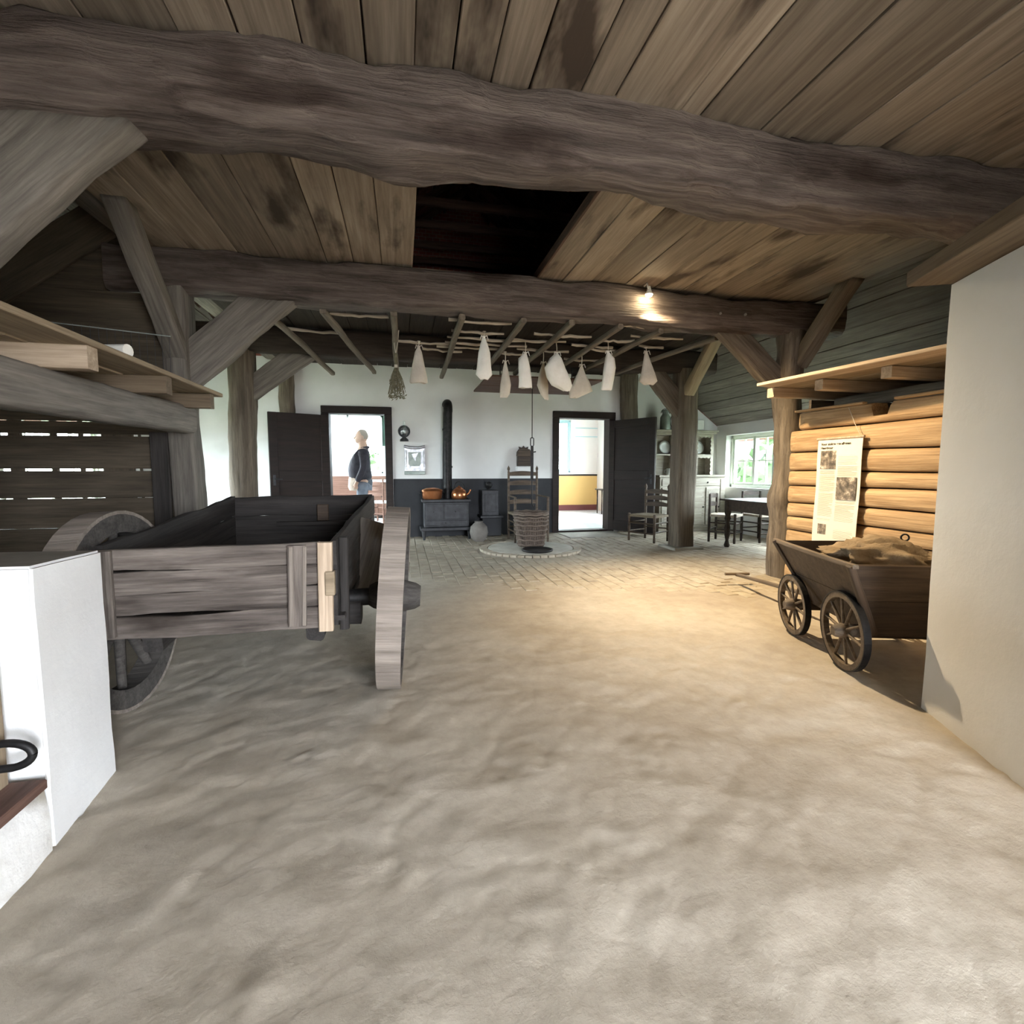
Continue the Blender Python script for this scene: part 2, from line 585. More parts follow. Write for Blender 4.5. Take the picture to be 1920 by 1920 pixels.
M['jute'] = rough_mat('jute_sacking', (0.23, 0.165, 0.10), (0.36, 0.27, 0.17), scale=14, rough=0.95, bump=0.6, dist=0.01)
M['wicker'] = wood('brown_wicker', (0.095, 0.072, 0.058), (0.24, 0.19, 0.155), rough=0.85, grain=2, vary=0.35, bump=0.3)
M['rush'] = wood('woven_rush', (0.14, 0.11, 0.075), (0.30, 0.25, 0.175), rough=0.85, grain=2, vary=0.1, bump=0.5)
M['herb'] = rough_mat('dry_herb', (0.10, 0.095, 0.06), (0.24, 0.21, 0.145), scale=30, rough=0.95, bump=0)
M['string'] = plain('string', (0.55, 0.50, 0.42), rough=0.9)
M['glass'] = glass_mat()
M['winframe'] = plain('cream_window_paint', (0.72, 0.76, 0.66), rough=0.5)
M['whitepaint'] = plain('white_paint', (0.80, 0.82, 0.80), rough=0.5)
M['bluepaint'] = plain('pale_blue_paint', (0.42, 0.60, 0.62), rough=0.5)
M['tile'] = rough_mat('red_roof_tile', (0.11, 0.050, 0.038), (0.24, 0.115, 0.088), scale=6, rough=0.9, bump=0.2, rnd=True)
M['attictile'] = plain('tile_roof_underside', (0.15, 0.072, 0.054), rough=0.95)
M['brick'] = brick_mat('red_gable_brick', (0.34, 0.12, 0.085), (0.26, 0.085, 0.065), (0.33, 0.27, 0.24))
M['outwall'] = plain('outer_shell', (0.10, 0.085, 0.07), rough=0.95)
M['grass'] = rough_mat('lawn', (0.14, 0.15, 0.105), (0.20, 0.21, 0.15), scale=3, rough=0.95, bump=0)
M['brownplank'] = wood('brown_cap_plank', (0.11, 0.078, 0.05), (0.22, 0.165, 0.11), rough=0.75, vary=0.1, bump=0.2)
M['pot'] = rough_mat('grey_earthenware', (0.15, 0.14, 0.125), (0.22, 0.205, 0.185), scale=8, rough=0.8, bump=0.2)
M['sand'] = rough_mat('bounce_yard', (0.27, 0.245, 0.205), (0.36, 0.33, 0.28), scale=2, rough=0.95, bump=0)
M['leaf'] = rough_mat('hedge_leaf', (0.020, 0.045, 0.014), (0.06, 0.11, 0.04), scale=9, rough=0.8, bump=0, rnd=True)
M['ink'] = plain('dark_ink', (0.055, 0.045, 0.03), rough=0.9)
M['inkgrey'] = plain('faint_ink', (0.33, 0.285, 0.22), rough=0.9)
M['paper'] = rough_mat('cream_canvas', (0.66, 0.61, 0.51), (0.70, 0.655, 0.55), scale=2, rough=0.85, bump=0.05)

# ================================================================== SETTING
def struct(o): return tag(o, kind='structure')


def sempty(name, loc=(0, 0, 0)):
    o = bpy.data.objects.new(name, None)
    o.empty_display_size = 0.1
    reg(o, None, TR(loc))
    return tag(o, kind='structure')


def wall_cells(mb, a0, a1, z0, z1, d0, d1, holes, axis):
    A = sorted({a0, a1} | {q for h in holes for q in h[:2] if a0 < q < a1})
    Z = sorted({z0, z1} | {q for h in holes for q in h[2:] if z0 < q < z1})
    for i in range(len(A) - 1):
        for j in range(len(Z) - 1):
            ca, cz = (A[i] + A[i + 1]) / 2, (Z[j] + Z[j + 1]) / 2
            if any(h[0] < ca < h[1] and h[2] < cz < h[3] for h in holes): continue
            if axis == 'x': mb.box(A[i], A[i + 1], d0, d1, Z[j], Z[j + 1])
            else: mb.box(d0, d1, A[i], A[i + 1], Z[j], Z[j + 1])
    return mb


SL = 0.738
EAVE = 1.925
RIDGE_X = (XL + XR) / 2
roof_x = lambda z: XR - (z - EAVE) / SL           # right slope
roof_xl = lambda z: XL + (z - EAVE) / SL
RIDGE_Z = EAVE + SL * (XR - RIDGE_X)


# ---- floor: trodden clay with real relief
def floor_h(x, y):
    k = min(1.0, max(0.0, (5.2 - y) / 1.6))
    p = V((x, y, 0))
    a = noise.fractal(p * 1.1 + V((3, 7, 0)), 0.9, 2.0, 5)
    b = noise.ridged_multi_fractal(p * 1.5 + V((9, 2, 0)), 1.0, 2.0, 4, 1.0, 2.0)
    c = noise.fractal(p * 5.5 + V((1, 4, 0)), 0.8, 2.1, 5)
    d = abs(noise.noise(p * 2.3 + V((5, 1, 2)) + 0.3 * V((a, c, 0))))
    e = -0.006 * max(0.0, 1 - d / 0.05)          # shallow cracks and worn edges
    return k * (0.006 * a + 0.006 * (b - 1.0) + 0.0055 * c + e) - 0.008


def span(a, b, step):
    n = max(1, round((b - a) / step))
    return [a + (b - a) * i / n for i in range(n)]


gx = span(XL, -1.3, 0.25) + span(-1.3, 2.7, 0.022) + span(2.7, XR, 0.2) + [XR]
gy = span(YF, 0.6, 0.25) + span(0.6, 3.2, 0.022) + span(3.2, 5.2, 0.05) + span(5.2, YB + 0.2, 0.3) + [YB + 0.2]
mb = MB()
nx, ny = len(gx), len(gy)
mb.add([(x, y, floor_h(x, y)) for y in gy for x in gx],
       [(j * nx + i, j * nx + i + 1, (j + 1) * nx + i + 1, (j + 1) * nx + i) for j in range(ny - 1) for i in range(nx - 1)], True)
floor = struct(mb.build('floor', M['clay']))

# pavers in the kitchen end
rng = random.Random(4)
pm = MB().cbox(-0.055, 0.055, -0.108, 0.108, -0.03, 0.0, 0.004).mesh('paver')
pm.materials.append(M['paver'])
spots = []
col = 0
x = -1.5
while x < XR - 0.05:
    y = 3.75 + (0.11 if col % 2 else 0.0)
    while y < YB - 0.05:
        edge = 4.25 + 0.35 * noise.noise(V((x * 1.3, 2.2, 0))) - 0.32 * max(0, x - 1.8) + 0.9 * max(0, 1.2 - x)
        r = math.hypot(x - 1.76, y - 6.72)
        if y > edge and r > 0.78 and not (2.62 < x < 3.75 and 7.62 < y < 8.42):
            spots.append((x, y))
        y += 0.222
    x += 0.116
    col += 1
spots.sort(key=lambda p: math.hypot(p[0] - 2.2, p[1] - 2.5))
rest = MB()
for i, (x, y) in enumerate(spots):
    e_ = 4.25 + 0.35 * noise.noise(V((x * 1.3, 2.2, 0))) - 0.32 * max(0, x - 1.8) + 0.9 * max(0, 1.2 - x)
    z = 0.001 - .008 * max(0, 1 - (y - e_) / .7) + rng.uniform(-0.0035, 0.0035)
    W = Matrix.Translation((x + rng.uniform(-.003, .003), y + rng.uniform(-.003, .003), z)) @ Matrix.Rotation(rng.uniform(-.02, .02), 4, 'Z') @ Matrix.Rotation(rng.uniform(-.012, .012), 4, 'X')
    if i < 300:
        inst('paver', pm, floor, W)
    else:
        rest.add([v.co for v in pm.vertices], [tuple(p.vertices) for p in pm.polygons], False, W)
tag(rest.build('pavers_beyond', M['paver'], floor, Matrix.Identity(4)), kind='stuff')
# stone slab in front of the right-hand doorway
MB().cbox(2.68, 3.72, 7.66, 8.40, -0.03, 0.004, 0.006).build('door_slab', M['stone'], floor, Matrix.Identity(4))

# ---- back wall, doors
D1 = (-1.122, -0.245, 0.0, 2.02)
D2 = (2.693, 3.650, 0.0, 2.03)
WT = 0.2
mb = wall_cells(MB(), roof_xl(2.2), roof_x(2.2), -0.05, 2.2, YB, YB + WT, [(D1[0], D1[1], -0.06, D1[3]), (D2[0], D2[1], -0.06, D2[3])], 'x')
mb.prism([(XL - .25, -0.05), (roof_xl(2.2), -0.05), (roof_xl(2.2), 2.2), (XL - .25, EAVE - .18)], YB, YB + WT)
mb.prism([(XR + .25, -0.05), (XR + .25, EAVE - .18), (roof_x(2.2), 2.2), (roof_x(2.2), -0.05)], YB, YB + WT)
mb.prism([(roof_xl(2.2), 2.2), (roof_x(2.2), 2.2), (roof_x(2.85), 2.85), (roof_xl(2.85), 2.85)], YB, YB + WT)
wall_back = struct(mb.build('wall_back', M['plaster']))
struct(MB().prism([(roof_xl(2.75), 2.851), (roof_x(2.75), 2.851), (RIDGE_X, RIDGE_Z + .12)], YB, YB + WT).build('wall_gable', M['brick']))
# black-tarred dado band, a plaster thickness proud of the wall
struct(MB().cbox(D1[1] + .11, D2[0] - .09, YB - 0.012, YB + .01, -0.01, 0.965, 0.004).build('trim_1', M['dado']))

# ---- side, front walls and roof
WR1 = (6.93, 8.12, 0.80, 1.74)
WR2 = (4.7, 6.6, 0.60, 1.85)
WL1 = (5.1, 7.5, 0.60, 1.85)
struct(wall_cells(MB(), YF - .2, YB, -0.05, EAVE + .1, XR, XR + .25, [WR1, WR2], 'y').build('wall_right', M['plaster2']))
struct(wall_cells(MB(), YF - .2, YB, -0.05, EAVE + .1, XL - .25, XL, [WL1], 'y').build('wall_left', M['plaster']))
mb = wall_cells(MB(), XL - .25, XR + .25, -0.05, 2.75, YF - .2, YF, [(.6, 2.06, -0.06, 2.2)], 'x')
mb.prism([(XL - .25, 2.75), (XR + .25, 2.75), (RIDGE_X, RIDGE_Z + .25)], YF - .2, YF)
struct(mb.build('wall_front', M['outwall']))
for s in (1, -1):
    xe, zr = (XR if s > 0 else XL) + s * .45, RIDGE_Z
    ze = EAVE - SL * .45
    mb = MB()
    pts = [(xe, ze + .05), (RIDGE_X, zr + .05), (RIDGE_X, zr + .16), (xe, ze + .16)]
    mb.prism(pts, YF - .4, YB + WT + .1)
    roof = struct(mb.build('roof_slope', M['attictile']))
    # boards lining the slope above the aisle
    d = V((RIDGE_X - xe, 0, zr - ze)).normalized()
    nrm = V((s * SL, 0, 1)).normalized()
    p = V(((XR if s > 0 else XL), 0, EAVE)) - d * 0.02
    for k in range(13):
        w = 0.205 + 0.05 * math.sin(k * 2.3 + s)
        q = p + d * (w / 2) + nrm * (0.022 + 0.004 * (k % 2))
        board('roof_board', V((q.x, YF + .05, q.z)), V((q.x, YB - .005, q.z)), w - 0.006, 0.022, M['roofboard'], up=nrm, parent=roof, n=4)
        p = p + d * w

# ---- tiles, laths, rafters of the attic (seen through the hatch)
roofR = [o for o in scene.objects if o.name == 'roof_slope'][0]
roofL = [o for o in scene.objects if o.name == 'roof_slope.001'][0]
tm = MB()
prof = []
for k in range(7):
    t = k / 6
    prof.append((-.125 + .25 * t, 0.022 * math.sin(t * 2 * math.pi)))
vs = [(a, -.17, b) for a, b in prof] + [(a, .17, b) for a, b in prof] + [(a, -.17, b + .012) for a, b in prof] + [(a, .17, b + .012) for a, b in prof]
fs = [(k, k + 1, k + 8, k + 7) for k in range(6)] + [(k + 14, k + 21, k + 22, k + 15) for k in range(6)] + [(k, k + 14, k + 15, k + 1) for k in range(6)]
tm.add(vs, fs, True)
tm.box(-.03, .03, -.16, -.13, -.03, 0.0)
tme = tm.mesh('roof_tile')
tme.materials.append(M['tile'])
for s, roof in ((1, roofR), (-1, roofL)):
    d = V((-s, 0, SL)).normalized()          # up the slope
    nrm = V((s * SL, 0, 1)).normalized()
    R = Matrix((V((0, 1, 0)), d, V((0, 1, 0)).cross(d))).transposed().to_4x4()
    ncol = 17 if s > 0 else 9
    x0 = 3.5 if s > 0 else RIDGE_X - 1.6
    row = 0
    xx = x0
    while (xx > RIDGE_X + 0.1) if s > 0 else (xx < RIDGE_X - 0.1):
        zz = EAVE + SL * ((XR - xx) if s > 0 else (xx - XL))
        for c in range(ncol):
            W = Matrix.Translation(V((xx, YB - .15 - c * .235, zz)) + nrm * .03) @ R
            inst('roof_tile', tme, roof, W)
        board('tile_lath', V((xx, 4.2, zz)) - nrm * .005 + d * .13, V((xx, YB, zz)) - nrm * .005 + d * .13, .045, .025, M['rafter'], up=nrm, parent=roof, n=2)
        xx += -s * .30 * abs(d.x)
        row += 1

# ---- ceiling of broad boards laid along the house
ceiling = sempty('ceiling', (1.04, 0, CEIL))
HX0, HX1, HY0, HY1 = 0.122, 1.186, 2.75, 4.50
rng = random.Random(11)
seams_near = [-1.80, -1.45, -1.12, -.80, -.58, -.35, -.113, .08, .24, .407, .576, .80, .962, 1.292, 1.403, 1.751, 1.935, 2.19, 2.46, 2.80, 3.12, 3.42, 3.72, 3.96]
seams_far = [-1.80, -1.523, -1.193, -.899, -.554, -.348, -.128, HX0, .39, .64, .92, HX1, 1.415, 1.672, 2.002, 2.296, 2.59, 2.847, 3.15, 3.45, 3.72, 3.96]
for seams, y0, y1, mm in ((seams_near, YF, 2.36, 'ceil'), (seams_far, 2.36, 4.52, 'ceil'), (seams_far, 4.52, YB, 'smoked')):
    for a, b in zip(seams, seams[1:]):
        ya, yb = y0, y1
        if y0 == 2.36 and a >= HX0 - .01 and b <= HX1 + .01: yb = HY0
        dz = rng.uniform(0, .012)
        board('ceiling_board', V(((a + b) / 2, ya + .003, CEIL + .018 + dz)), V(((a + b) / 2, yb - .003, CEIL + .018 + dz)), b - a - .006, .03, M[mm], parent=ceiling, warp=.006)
# unseen sheet added over the boards to stop attic light leaking through
mb = MB()
for (a, b, c, d) in ((-1.8, HX0 - .01, YF, YB), (HX1 + .01, 3.98, YF, YB), (HX0 - .01, HX1 + .01, YF, HY0 - .02), (HX0 - .01, HX1 + .01, HY1 + .05, YB)):
    mb.box(a, b, c, d, CEIL + .052, CEIL + .062)
mb.build('light_seal', M['rafter'], ceiling, Matrix.Identity(4))
# pale trimmer closing the hatch on the far side
board('hatch_trimmer', V((HX1 - .006, HY0 + .02, CEIL + .035)), V((HX1 - .006, 4.49, CEIL + .035)), .02, .075, M['rafter'], parent=ceiling)  # dark board added along the hatch side to cover its brightly lit edge
board('hatch_trimmer', V((HX0, 4.515, CEIL + .02)), V((HX1, 4.515, CEIL + .02)), .03, .12, M['pale'], parent=ceiling)

# ---- rooms beyond the two doorways
def room(x0, x1, y1, n, wallm, holes_far, holes_l, holes_r, zc=2.55):
    y0 = YB + WT
    struct(MB().box(x0 - .02, x1 + .02, y0 - .0, y1, -0.06, -0.004).build('floor', M['roomfloor%d' % n]))
    struct(MB().box(x0 - .2, x1 + .2, y0, y1 + .2, zc, zc + .1).build('ceiling', M['whitewall']))
    struct(wall_cells(MB(), x0, x1, -0.05, zc, y1, y1 + .2, holes_far, 'x').build('wall_room_back', M[wallm]))
    struct(wall_cells(MB(), y0, y1 + .2, -0.05, zc, x0 - .2, x0, holes_l, 'y').build('wall_room_left', M[wallm]))
    struct(wall_cells(MB(), y0, y1 + .2, -0.05, zc, x1, x1 + .2, holes_r, 'y').build('wall_room_right', M[wallm]))


M['whitewall'] = plain('white_room_wall', (0.80, 0.82, 0.82), rough=0.8)
M['pinkwall'] = plain('pale_pink_room_wall', (0.80, 0.74, 0.70), rough=0.8)
M['roomfloor1'] = rough_mat('pale_room_floor', (0.50, 0.50, 0.52), (0.62, 0.62, 0.64), scale=2, rough=0.5, bump=0.05)
M['roomfloor2'] = wood('pale_scrubbed_floorboard', (0.46, 0.43, 0.45), (0.66, 0.63, 0.64), rough=0.5, vary=0.1, bump=0.05)
M['yellow'] = plain('ochre_dado_paint', (0.68, 0.44, 0.16), rough=0.7)
M['maroon'] = plain('maroon_skirting_paint', (0.16, 0.045, 0.045), rough=0.6)
M['brownpanel'] = wood('brown_wainscot', (0.13, 0.065, 0.045), (0.24, 0.13, 0.095), rough=0.6, vary=0.1, bump=0.1)
Y1, Y2 = 12.5, 13.0
w1 = (PY(650, 800, Y1).x, PY(717, 800, Y1).x, PY(680, 888, Y1).z, 2.42)
w2 = (PY(1020, 800, Y2).x, PY(1071, 800, Y2).x, PY(1060, 886, Y2).z, 2.46)
room(-2.9, 1.35, Y1, 1, 'whitewall', [w1], [(9.4, 11.6, .85, 2.35)], [])
room(1.60, 5.3, Y2, 2, 'pinkwall', [w2], [], [(9.9, 11.7, .95, 2.25)])
# wainscot of the left-hand room, ochre dado and skirting of the right-hand one
struct(MB().cbox(-2.9, 1.35, Y1 - .02, Y1, 0, w1[2] - .06, .003).build('baseboard_room', M['brownpanel']))
zr = PY(1100, 892, Y2).z
zb = PY(1100, 946, Y2).z
struct(MB().box(1.6, 5.3, Y2 - .015, Y2, zb, zr).build('trim_2', M['yellow']))
struct(MB().cbox(1.6, 5.3, Y2 - .035, Y2, zr, zr + .04, .004).build('trim_3', M['darkwood']))
struct(MB().cbox(1.6, 5.3, Y2 - .03, Y2, -.004, zb, .004).build('baseboard_room_2', M['maroon']))
for v in (803, 819):
    z = PY(1110, v, Y2).z
    struct(MB().box(w2[1] + .12, 5.3, Y2 - .006, Y2, z - .012, z + .012).build('trim_4', M['bluepaint']))


def window(name, axis, pos, a0, a1, z0, z1, nv, nh, mat, inward, bar=.02, depth=.05, casements=2):
    """timber window in an opening; axis 'x': lies in an x-z wall at y=pos, 'y': in a y-z wall at x=pos"""
    w = sempty(name, ((a0 + a1) / 2, pos, z0) if axis == 'x' else (pos, (a0 + a1) / 2, z0))

    def bx(nm, A0, A1, Z0, Z1, d, m, parent, c=.004):
        mb = MB()
        if axis == 'x': mb.cbox(A0, A1, pos - d, pos + d, Z0, Z1, min(c, d * .4))
        else: mb.cbox(pos - d, pos + d, A0, A1, Z0, Z1, min(c, d * .4))
        return mb.build(nm, m, parent, Matrix.Identity(4))
    f = .05
    for nm, r in (('frame_side', (a0, a0 + f, z0, z1)), ('frame_side', (a1 - f, a1, z0, z1)), ('frame_head', (a0, a1, z1 - f, z1)), ('frame_sill', (a0, a1, z0, z0 + f))):
        bx(nm, *r, depth, mat, w)
    W_ = (a1 - a0 - 2 * f) / casements
    for c in range(casements):
        b0 = a0 + f + c * W_
        b1 = b0 + W_
        g = .035
        sash = bx('sash', b0 + .002, b0 + g, z0 + f, z1 - f, depth * .7, mat, w)
        for r in ((b1 - g, b1 - .002, z0 + f, z1 - f), (b0 + g, b1 - g, z0 + f, z0 + f + g), (b0 + g, b1 - g, z1 - f - g, z1 - f)):
            bx('sash_rail', *r, depth * .7, mat, sash)
        pa = [b0 + g + (b1 - b0 - 2 * g) * i / nv for i in range(nv + 1)]
        pz = [z0 + f + g + (z1 - z0 - 2 * f - 2 * g) * i / nh for i in range(nh + 1)]
        for i in range(1, nv): bx('muntin', pa[i] - bar / 2, pa[i] + bar / 2, pz[0], pz[-1], depth * .4, mat, sash)
        for i in range(1, nh): bx('muntin', pa[0], pa[-1], pz[i] - bar / 2, pz[i] + bar / 2, depth * .4, mat, sash)
        for i in range(nv):
            for j in range(nh): bx('pane', pa[i] + .002, pa[i + 1] - .002, pz[j] + .002, pz[j + 1] - .002, .002, M['glass'], sash, .0005)
    return w


window('window_1', 'y', XR + .16, *WR1, 2, 2, M['winframe'], -1)
window('window_2', 'y', XR + .16, *WR2, 2, 2, M['winframe'], -1)
window('window_3', 'y', XL - .16, *WL1, 2, 2, M['winframe'], 1, casements=3)
window('window_4', 'x', Y1 + .1, *w1, 1, 2, M['whitepaint'], -1)
window('window_5', 'x', Y2 + .1, *w2, 1, 2, M['bluepaint'], -1)
window('added_window_6', 'y', -3.0, 9.4, 11.6, .85, 2.35, 1, 2, M['whitepaint'], 1, casements=3)  # unseen side window added to brighten the left room
window('added_window_7', 'y', 5.4, 9.9, 11.7, .95, 2.25, 1, 2, M['whitepaint'], -1, casements=3)  # unseen side window added to brighten the right room


def doorway(name, D, hinge, angle, label=None):
    """frame, threshold and a panelled leaf standing open into the kitchen"""
    e = sempty(name, (D[0] if hinge == 'l' else D[1], YB, 0))
    f = .105
    I = Matrix.Identity(4)
    for (x0, x1, z0, z1) in ((D[0] - f, D[0] + .012, 0, D[3] - .012), (D[1] - .012, D[1] + f, 0, D[3] - .012), (D[0] - f, D[1] + f, D[3] - .012, D[3] + f)):
        MB().cbox(x0, x1, YB - .035, YB + WT + .02, z0, z1, .006).build('frame', M['darkwood'], e, I)
    MB().cbox(D[0] + .012, D[1] - .012, YB - .03, YB + WT, -.02, .035, .008).build('threshold', M['darkwood'], e, I)
    W = D[1] - D[0] - .01
    H = D[3] - .05
    t = .04
    s = -1 if hinge == 'l' else 1
    hx = D[0] - .005 if hinge == 'l' else D[1] + .005
    R = Matrix.Translation((hx, YB - .04, 0)) @ Matrix.Rotation(angle, 4, 'Z')
    x0, x1 = (0, W) if s > 0 else (-W, 0)
    lf = MB()
    lf.cbox(x0, x1, -t * .5, t * .2, .04, H, .004, M=None)
    leaf = lf.build('leaf', M['darkwood'], e, R)
    rail = .12
    for (a0, a1, z0, z1) in ((x0, x0 + rail, .04, H), (x1 - rail, x1, .04, H), (x0 + rail, x1 - rail, .04, .22), (x0 + rail, x1 - rail, .94, 1.10), (x0 + rail, x1 - rail, H - .13, H)):
        MB().cbox(a0, a1, -t * .5 - .016, -t * .5, z0, z1, .004).build('rail', M['darkwood'], leaf, R)
    kx = x1 - .06 if s > 0 else x0 + .06
    hb = MB()
    hb.tube([(kx, -t * .5 - .016, .98), (kx, -t * .5 - .06, .98)], .009, 8)
    hb.tube([(kx, -t * .5 - .06, .98), (kx - s * .1, -t * .5 - .062, .975)], [.008, .006], 8)
    hb.cbox(kx - .018, kx + .018, -t * .5 - .02, -t * .5 - .014, .88, 1.04, .002)
    hb.build('handle', M['castiron'], leaf, R)
    for z in (.25, 1.0, H - .25):
        MB().tube([(0, -t * .55, z - .06), (0, -t * .55, z + .06)], .012, 8).build('hinge', M['iron'], leaf, R)
    return e


doorway('door_1', D1, 'l', math.radians(24))
doorway('door_2', D2, 'r', math.radians(-62))

# ---- ground and greenery outside
tag(MB().box(-30, 30, -40, YF - .35, -.3, -.055).build('bounce_yard', M['sand']), 'pale sandy yard added in front of the barn doorway to bounce light indoors', 'yard', kind='structure')  # unseen pale ground, added to reflect daylight up to the ceiling
tag(MB().box(-40, 40, -40, 50, -.4, -.07).build('lawn', M['grass']), 'green lawn around the farmhouse outside the windows', 'lawn', kind='structure')
lm = MB()
rl = random.Random(8)
for k in range(420):
    th, ph = rl.uniform(0, 6.283), math.acos(rl.uniform(-.2, 1))
    r = rl.uniform(.75, 1.0)
    c = V((r * math.sin(ph) * math.cos(th), r * math.sin(ph) * math.sin(th), .25 + r * math.cos(ph) * .9))
    a = V((rl.uniform(-1, 1), rl.uniform(-1, 1), rl.uniform(-1, 1))).normalized() * .11
    b = a.cross(V((rl.uniform(-1, 1), rl.uniform(-1, 1), rl.uniform(-1, 1)))).normalized() * .06
    lm.add([c - a, c - b, c + a, c + b], [(0, 1, 2, 3)])
lm.lathe([(.55, -.05), (.75, .2), (.8, .5), (.6, .85), (.2, 1.0), (.01, 1.02)], 12)
leafm = lm.mesh('foliage')
leafm.materials.append(M['leaf'])
for i, (x, y, s, lab) in enumerate(((8.3, 6.3, 1.35, 'leafy green shrub outside the window beside the dresser'), (9.2, 9.6, 1.9, 'taller leafy shrub outside the window beside the dresser'),
                                    (-.9, 16.4, 1.5, 'leafy green shrub outside the window of the room with the man'), (2.7, 17.2, 1.6, 'leafy green shrub outside the blue-framed window'))):
    o = inst('shrub', leafm, None, Matrix.Translation((x, y, -.07)) @ Matrix.Scale(s, 4))
    tag(o, lab, 'shrub')

# ================================================================== TIMBER FRAME
XPL, XPR = -1.70, 3.87          # post lines
FR = {1: 2.22, 2: 4.28, 3: 6.22, 4: 8.2}


def th(o, label, cat, group=None): return tag(o, label, cat, group)


# cross beams
th(timber('tie_beam', (-2.6, 2.36, 2.595), (4.9, 2.36, 2.60), .27, .33, M['beam'], rough=.028, wob=.03, bow=.03, n=110, rnd=.17),
   'thick crooked knotty oak tie beam crossing the ceiling in front of the hatch', 'beam')
th(timber('tie_beam', (-2.1, 4.42, 2.60), (4.4, 4.42, 2.625), .26, .31, M['beam'], rough=.022, wob=.045, n=80, rnd=.17),
   'dark oak tie beam carrying the small lamp and the ends of the drying poles', 'beam')
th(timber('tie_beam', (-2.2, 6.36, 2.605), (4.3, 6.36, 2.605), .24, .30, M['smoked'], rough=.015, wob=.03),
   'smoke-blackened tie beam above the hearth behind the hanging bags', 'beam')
# posts
th(timber('post', (3.905, 6.37, 0.035), (3.905, 6.37, 2.5), .275, .29, M['post'], up=(0, -1, 0), rough=.010, wob=.02, rnd=.18),
   'squared oak post standing on a stone pad beside the dresser', 'post')
th(timber('post', (-1.79, 6.37, 0.0), (-1.79, 6.37, 2.5), .27, .27, M['post'], up=(0, -1, 0), rough=.014, wob=.03, rnd=.3),
   'dark oak post with a waney edge in front of the left-hand open door leaf', 'post')
th(timber('post', (3.84, 4.42, 0.0), (3.86, 4.42, 2.5), .25, .27, M['post'], up=(0, -1, 0), rough=.030, wob=.09, rnd=.42, n=44),
   'crooked bark-edged oak post at the end of the log wall', 'post')
th(timber('post', (-1.66, 4.42, 0.0), (-1.66, 4.42, 2.5), .17, .22, M['brace'], up=(0, -1, 0), rough=.010, wob=.02, rnd=.13),
   'grey oak post at the end of the slatted plank partition', 'post')
th(timber('post', (-1.92, 2.36, 0.0), (-1.92, 2.36, 2.45), .2, .24, M['brace'], up=(0, -1, 0)),
   'grey oak post beside the whitewashed stall wall', 'post')
th(timber('post', (4.12, 2.36, 0.0), (4.12, 2.36, 2.45), .24, .24, M['post'], up=(0, -1, 0)),
   'oak post hidden behind the tall whitewashed wall', 'post')
th(timber('post', (3.955, 8.285, 0.0), (3.955, 8.285, 2.78), .28, .22, M['post'], up=(0, -1, 0), rough=.02, wob=.03, rnd=.35),
   'oak post against the white wall behind the open right-hand door leaf', 'post')
th(timber('post', (-1.70, 8.312, 0.0), (-1.70, 8.312, 2.78), .22, .17, M['post'], up=(0, -1, 0), rough=.014, rnd=.35),
   'oak post against the white wall behind the open left-hand door leaf', 'post')
th(MB().cbox(3.66, 4.12, 6.14, 6.60, -.02, .033, .015).build('pad_stone', M['stone']), 'flat grey stone pad under the squared oak post', 'stone')
# wall plates over the post lines
th(timber('wall_plate', (4.02, YF + .1, 2.90), (4.02, YB - .01, 2.90), .24, .2, M['post'], n=40),
   'long oak wall plate above the right-hand row of posts', 'beam')
th(timber('wall_plate', (-1.90, YF + .1, 2.90), (-1.90, YB - .01, 2.90), .24, .2, M['brace'], n=40),
   'long oak wall plate above the left-hand row of posts', 'beam')


def trim(o, axis, at, keep):
    """saw off what lies beyond a level or upright plane, so that the end meets its neighbour; keep: side that stays"""
    k = 'xyz'.index(axis)
    W = MW[o.name]
    pt, nr = V((0, 0, 0)), V((0, 0, 0))
    pt[k], nr[k] = at, -keep
    bm = bmesh.new()
    bm.from_mesh(o.data)
    bmesh.ops.remove_doubles(bm, verts=bm.verts, dist=1e-5)
    r = bmesh.ops.bisect_plane(bm, geom=bm.verts[:] + bm.edges[:] + bm.faces[:], plane_co=W.inverted() @ pt, plane_no=W.to_3x3().inverted() @ nr, clear_outer=True)
    ring_ = bmesh.ops.holes_fill(bm, edges=[e for e in bm.edges if e.is_boundary])
    for f in ring_['faces']: f.smooth = False
    bmesh.ops.split_edges(bm, edges=list({e for f in ring_['faces'] for e in f.edges}))
    bmesh.ops.recalc_face_normals(bm, faces=bm.faces)
    bm.to_mesh(o.data)
    bm.free()


def brace(p_hi, p_lo, w, t, mat, label, cuts=(), up=(0, 1, 0), **kw):
    p_hi, p_lo = V(p_hi), V(p_lo)
    e = (p_hi - p_lo).normalized() * .30
    o = th(timber('brace', p_hi + e, p_lo - e, w, t, mat, up=up, rnd=.12, rough=.006, wob=.01, **kw), label, 'brace')
    for c in cuts: trim(o, *c)
    return o


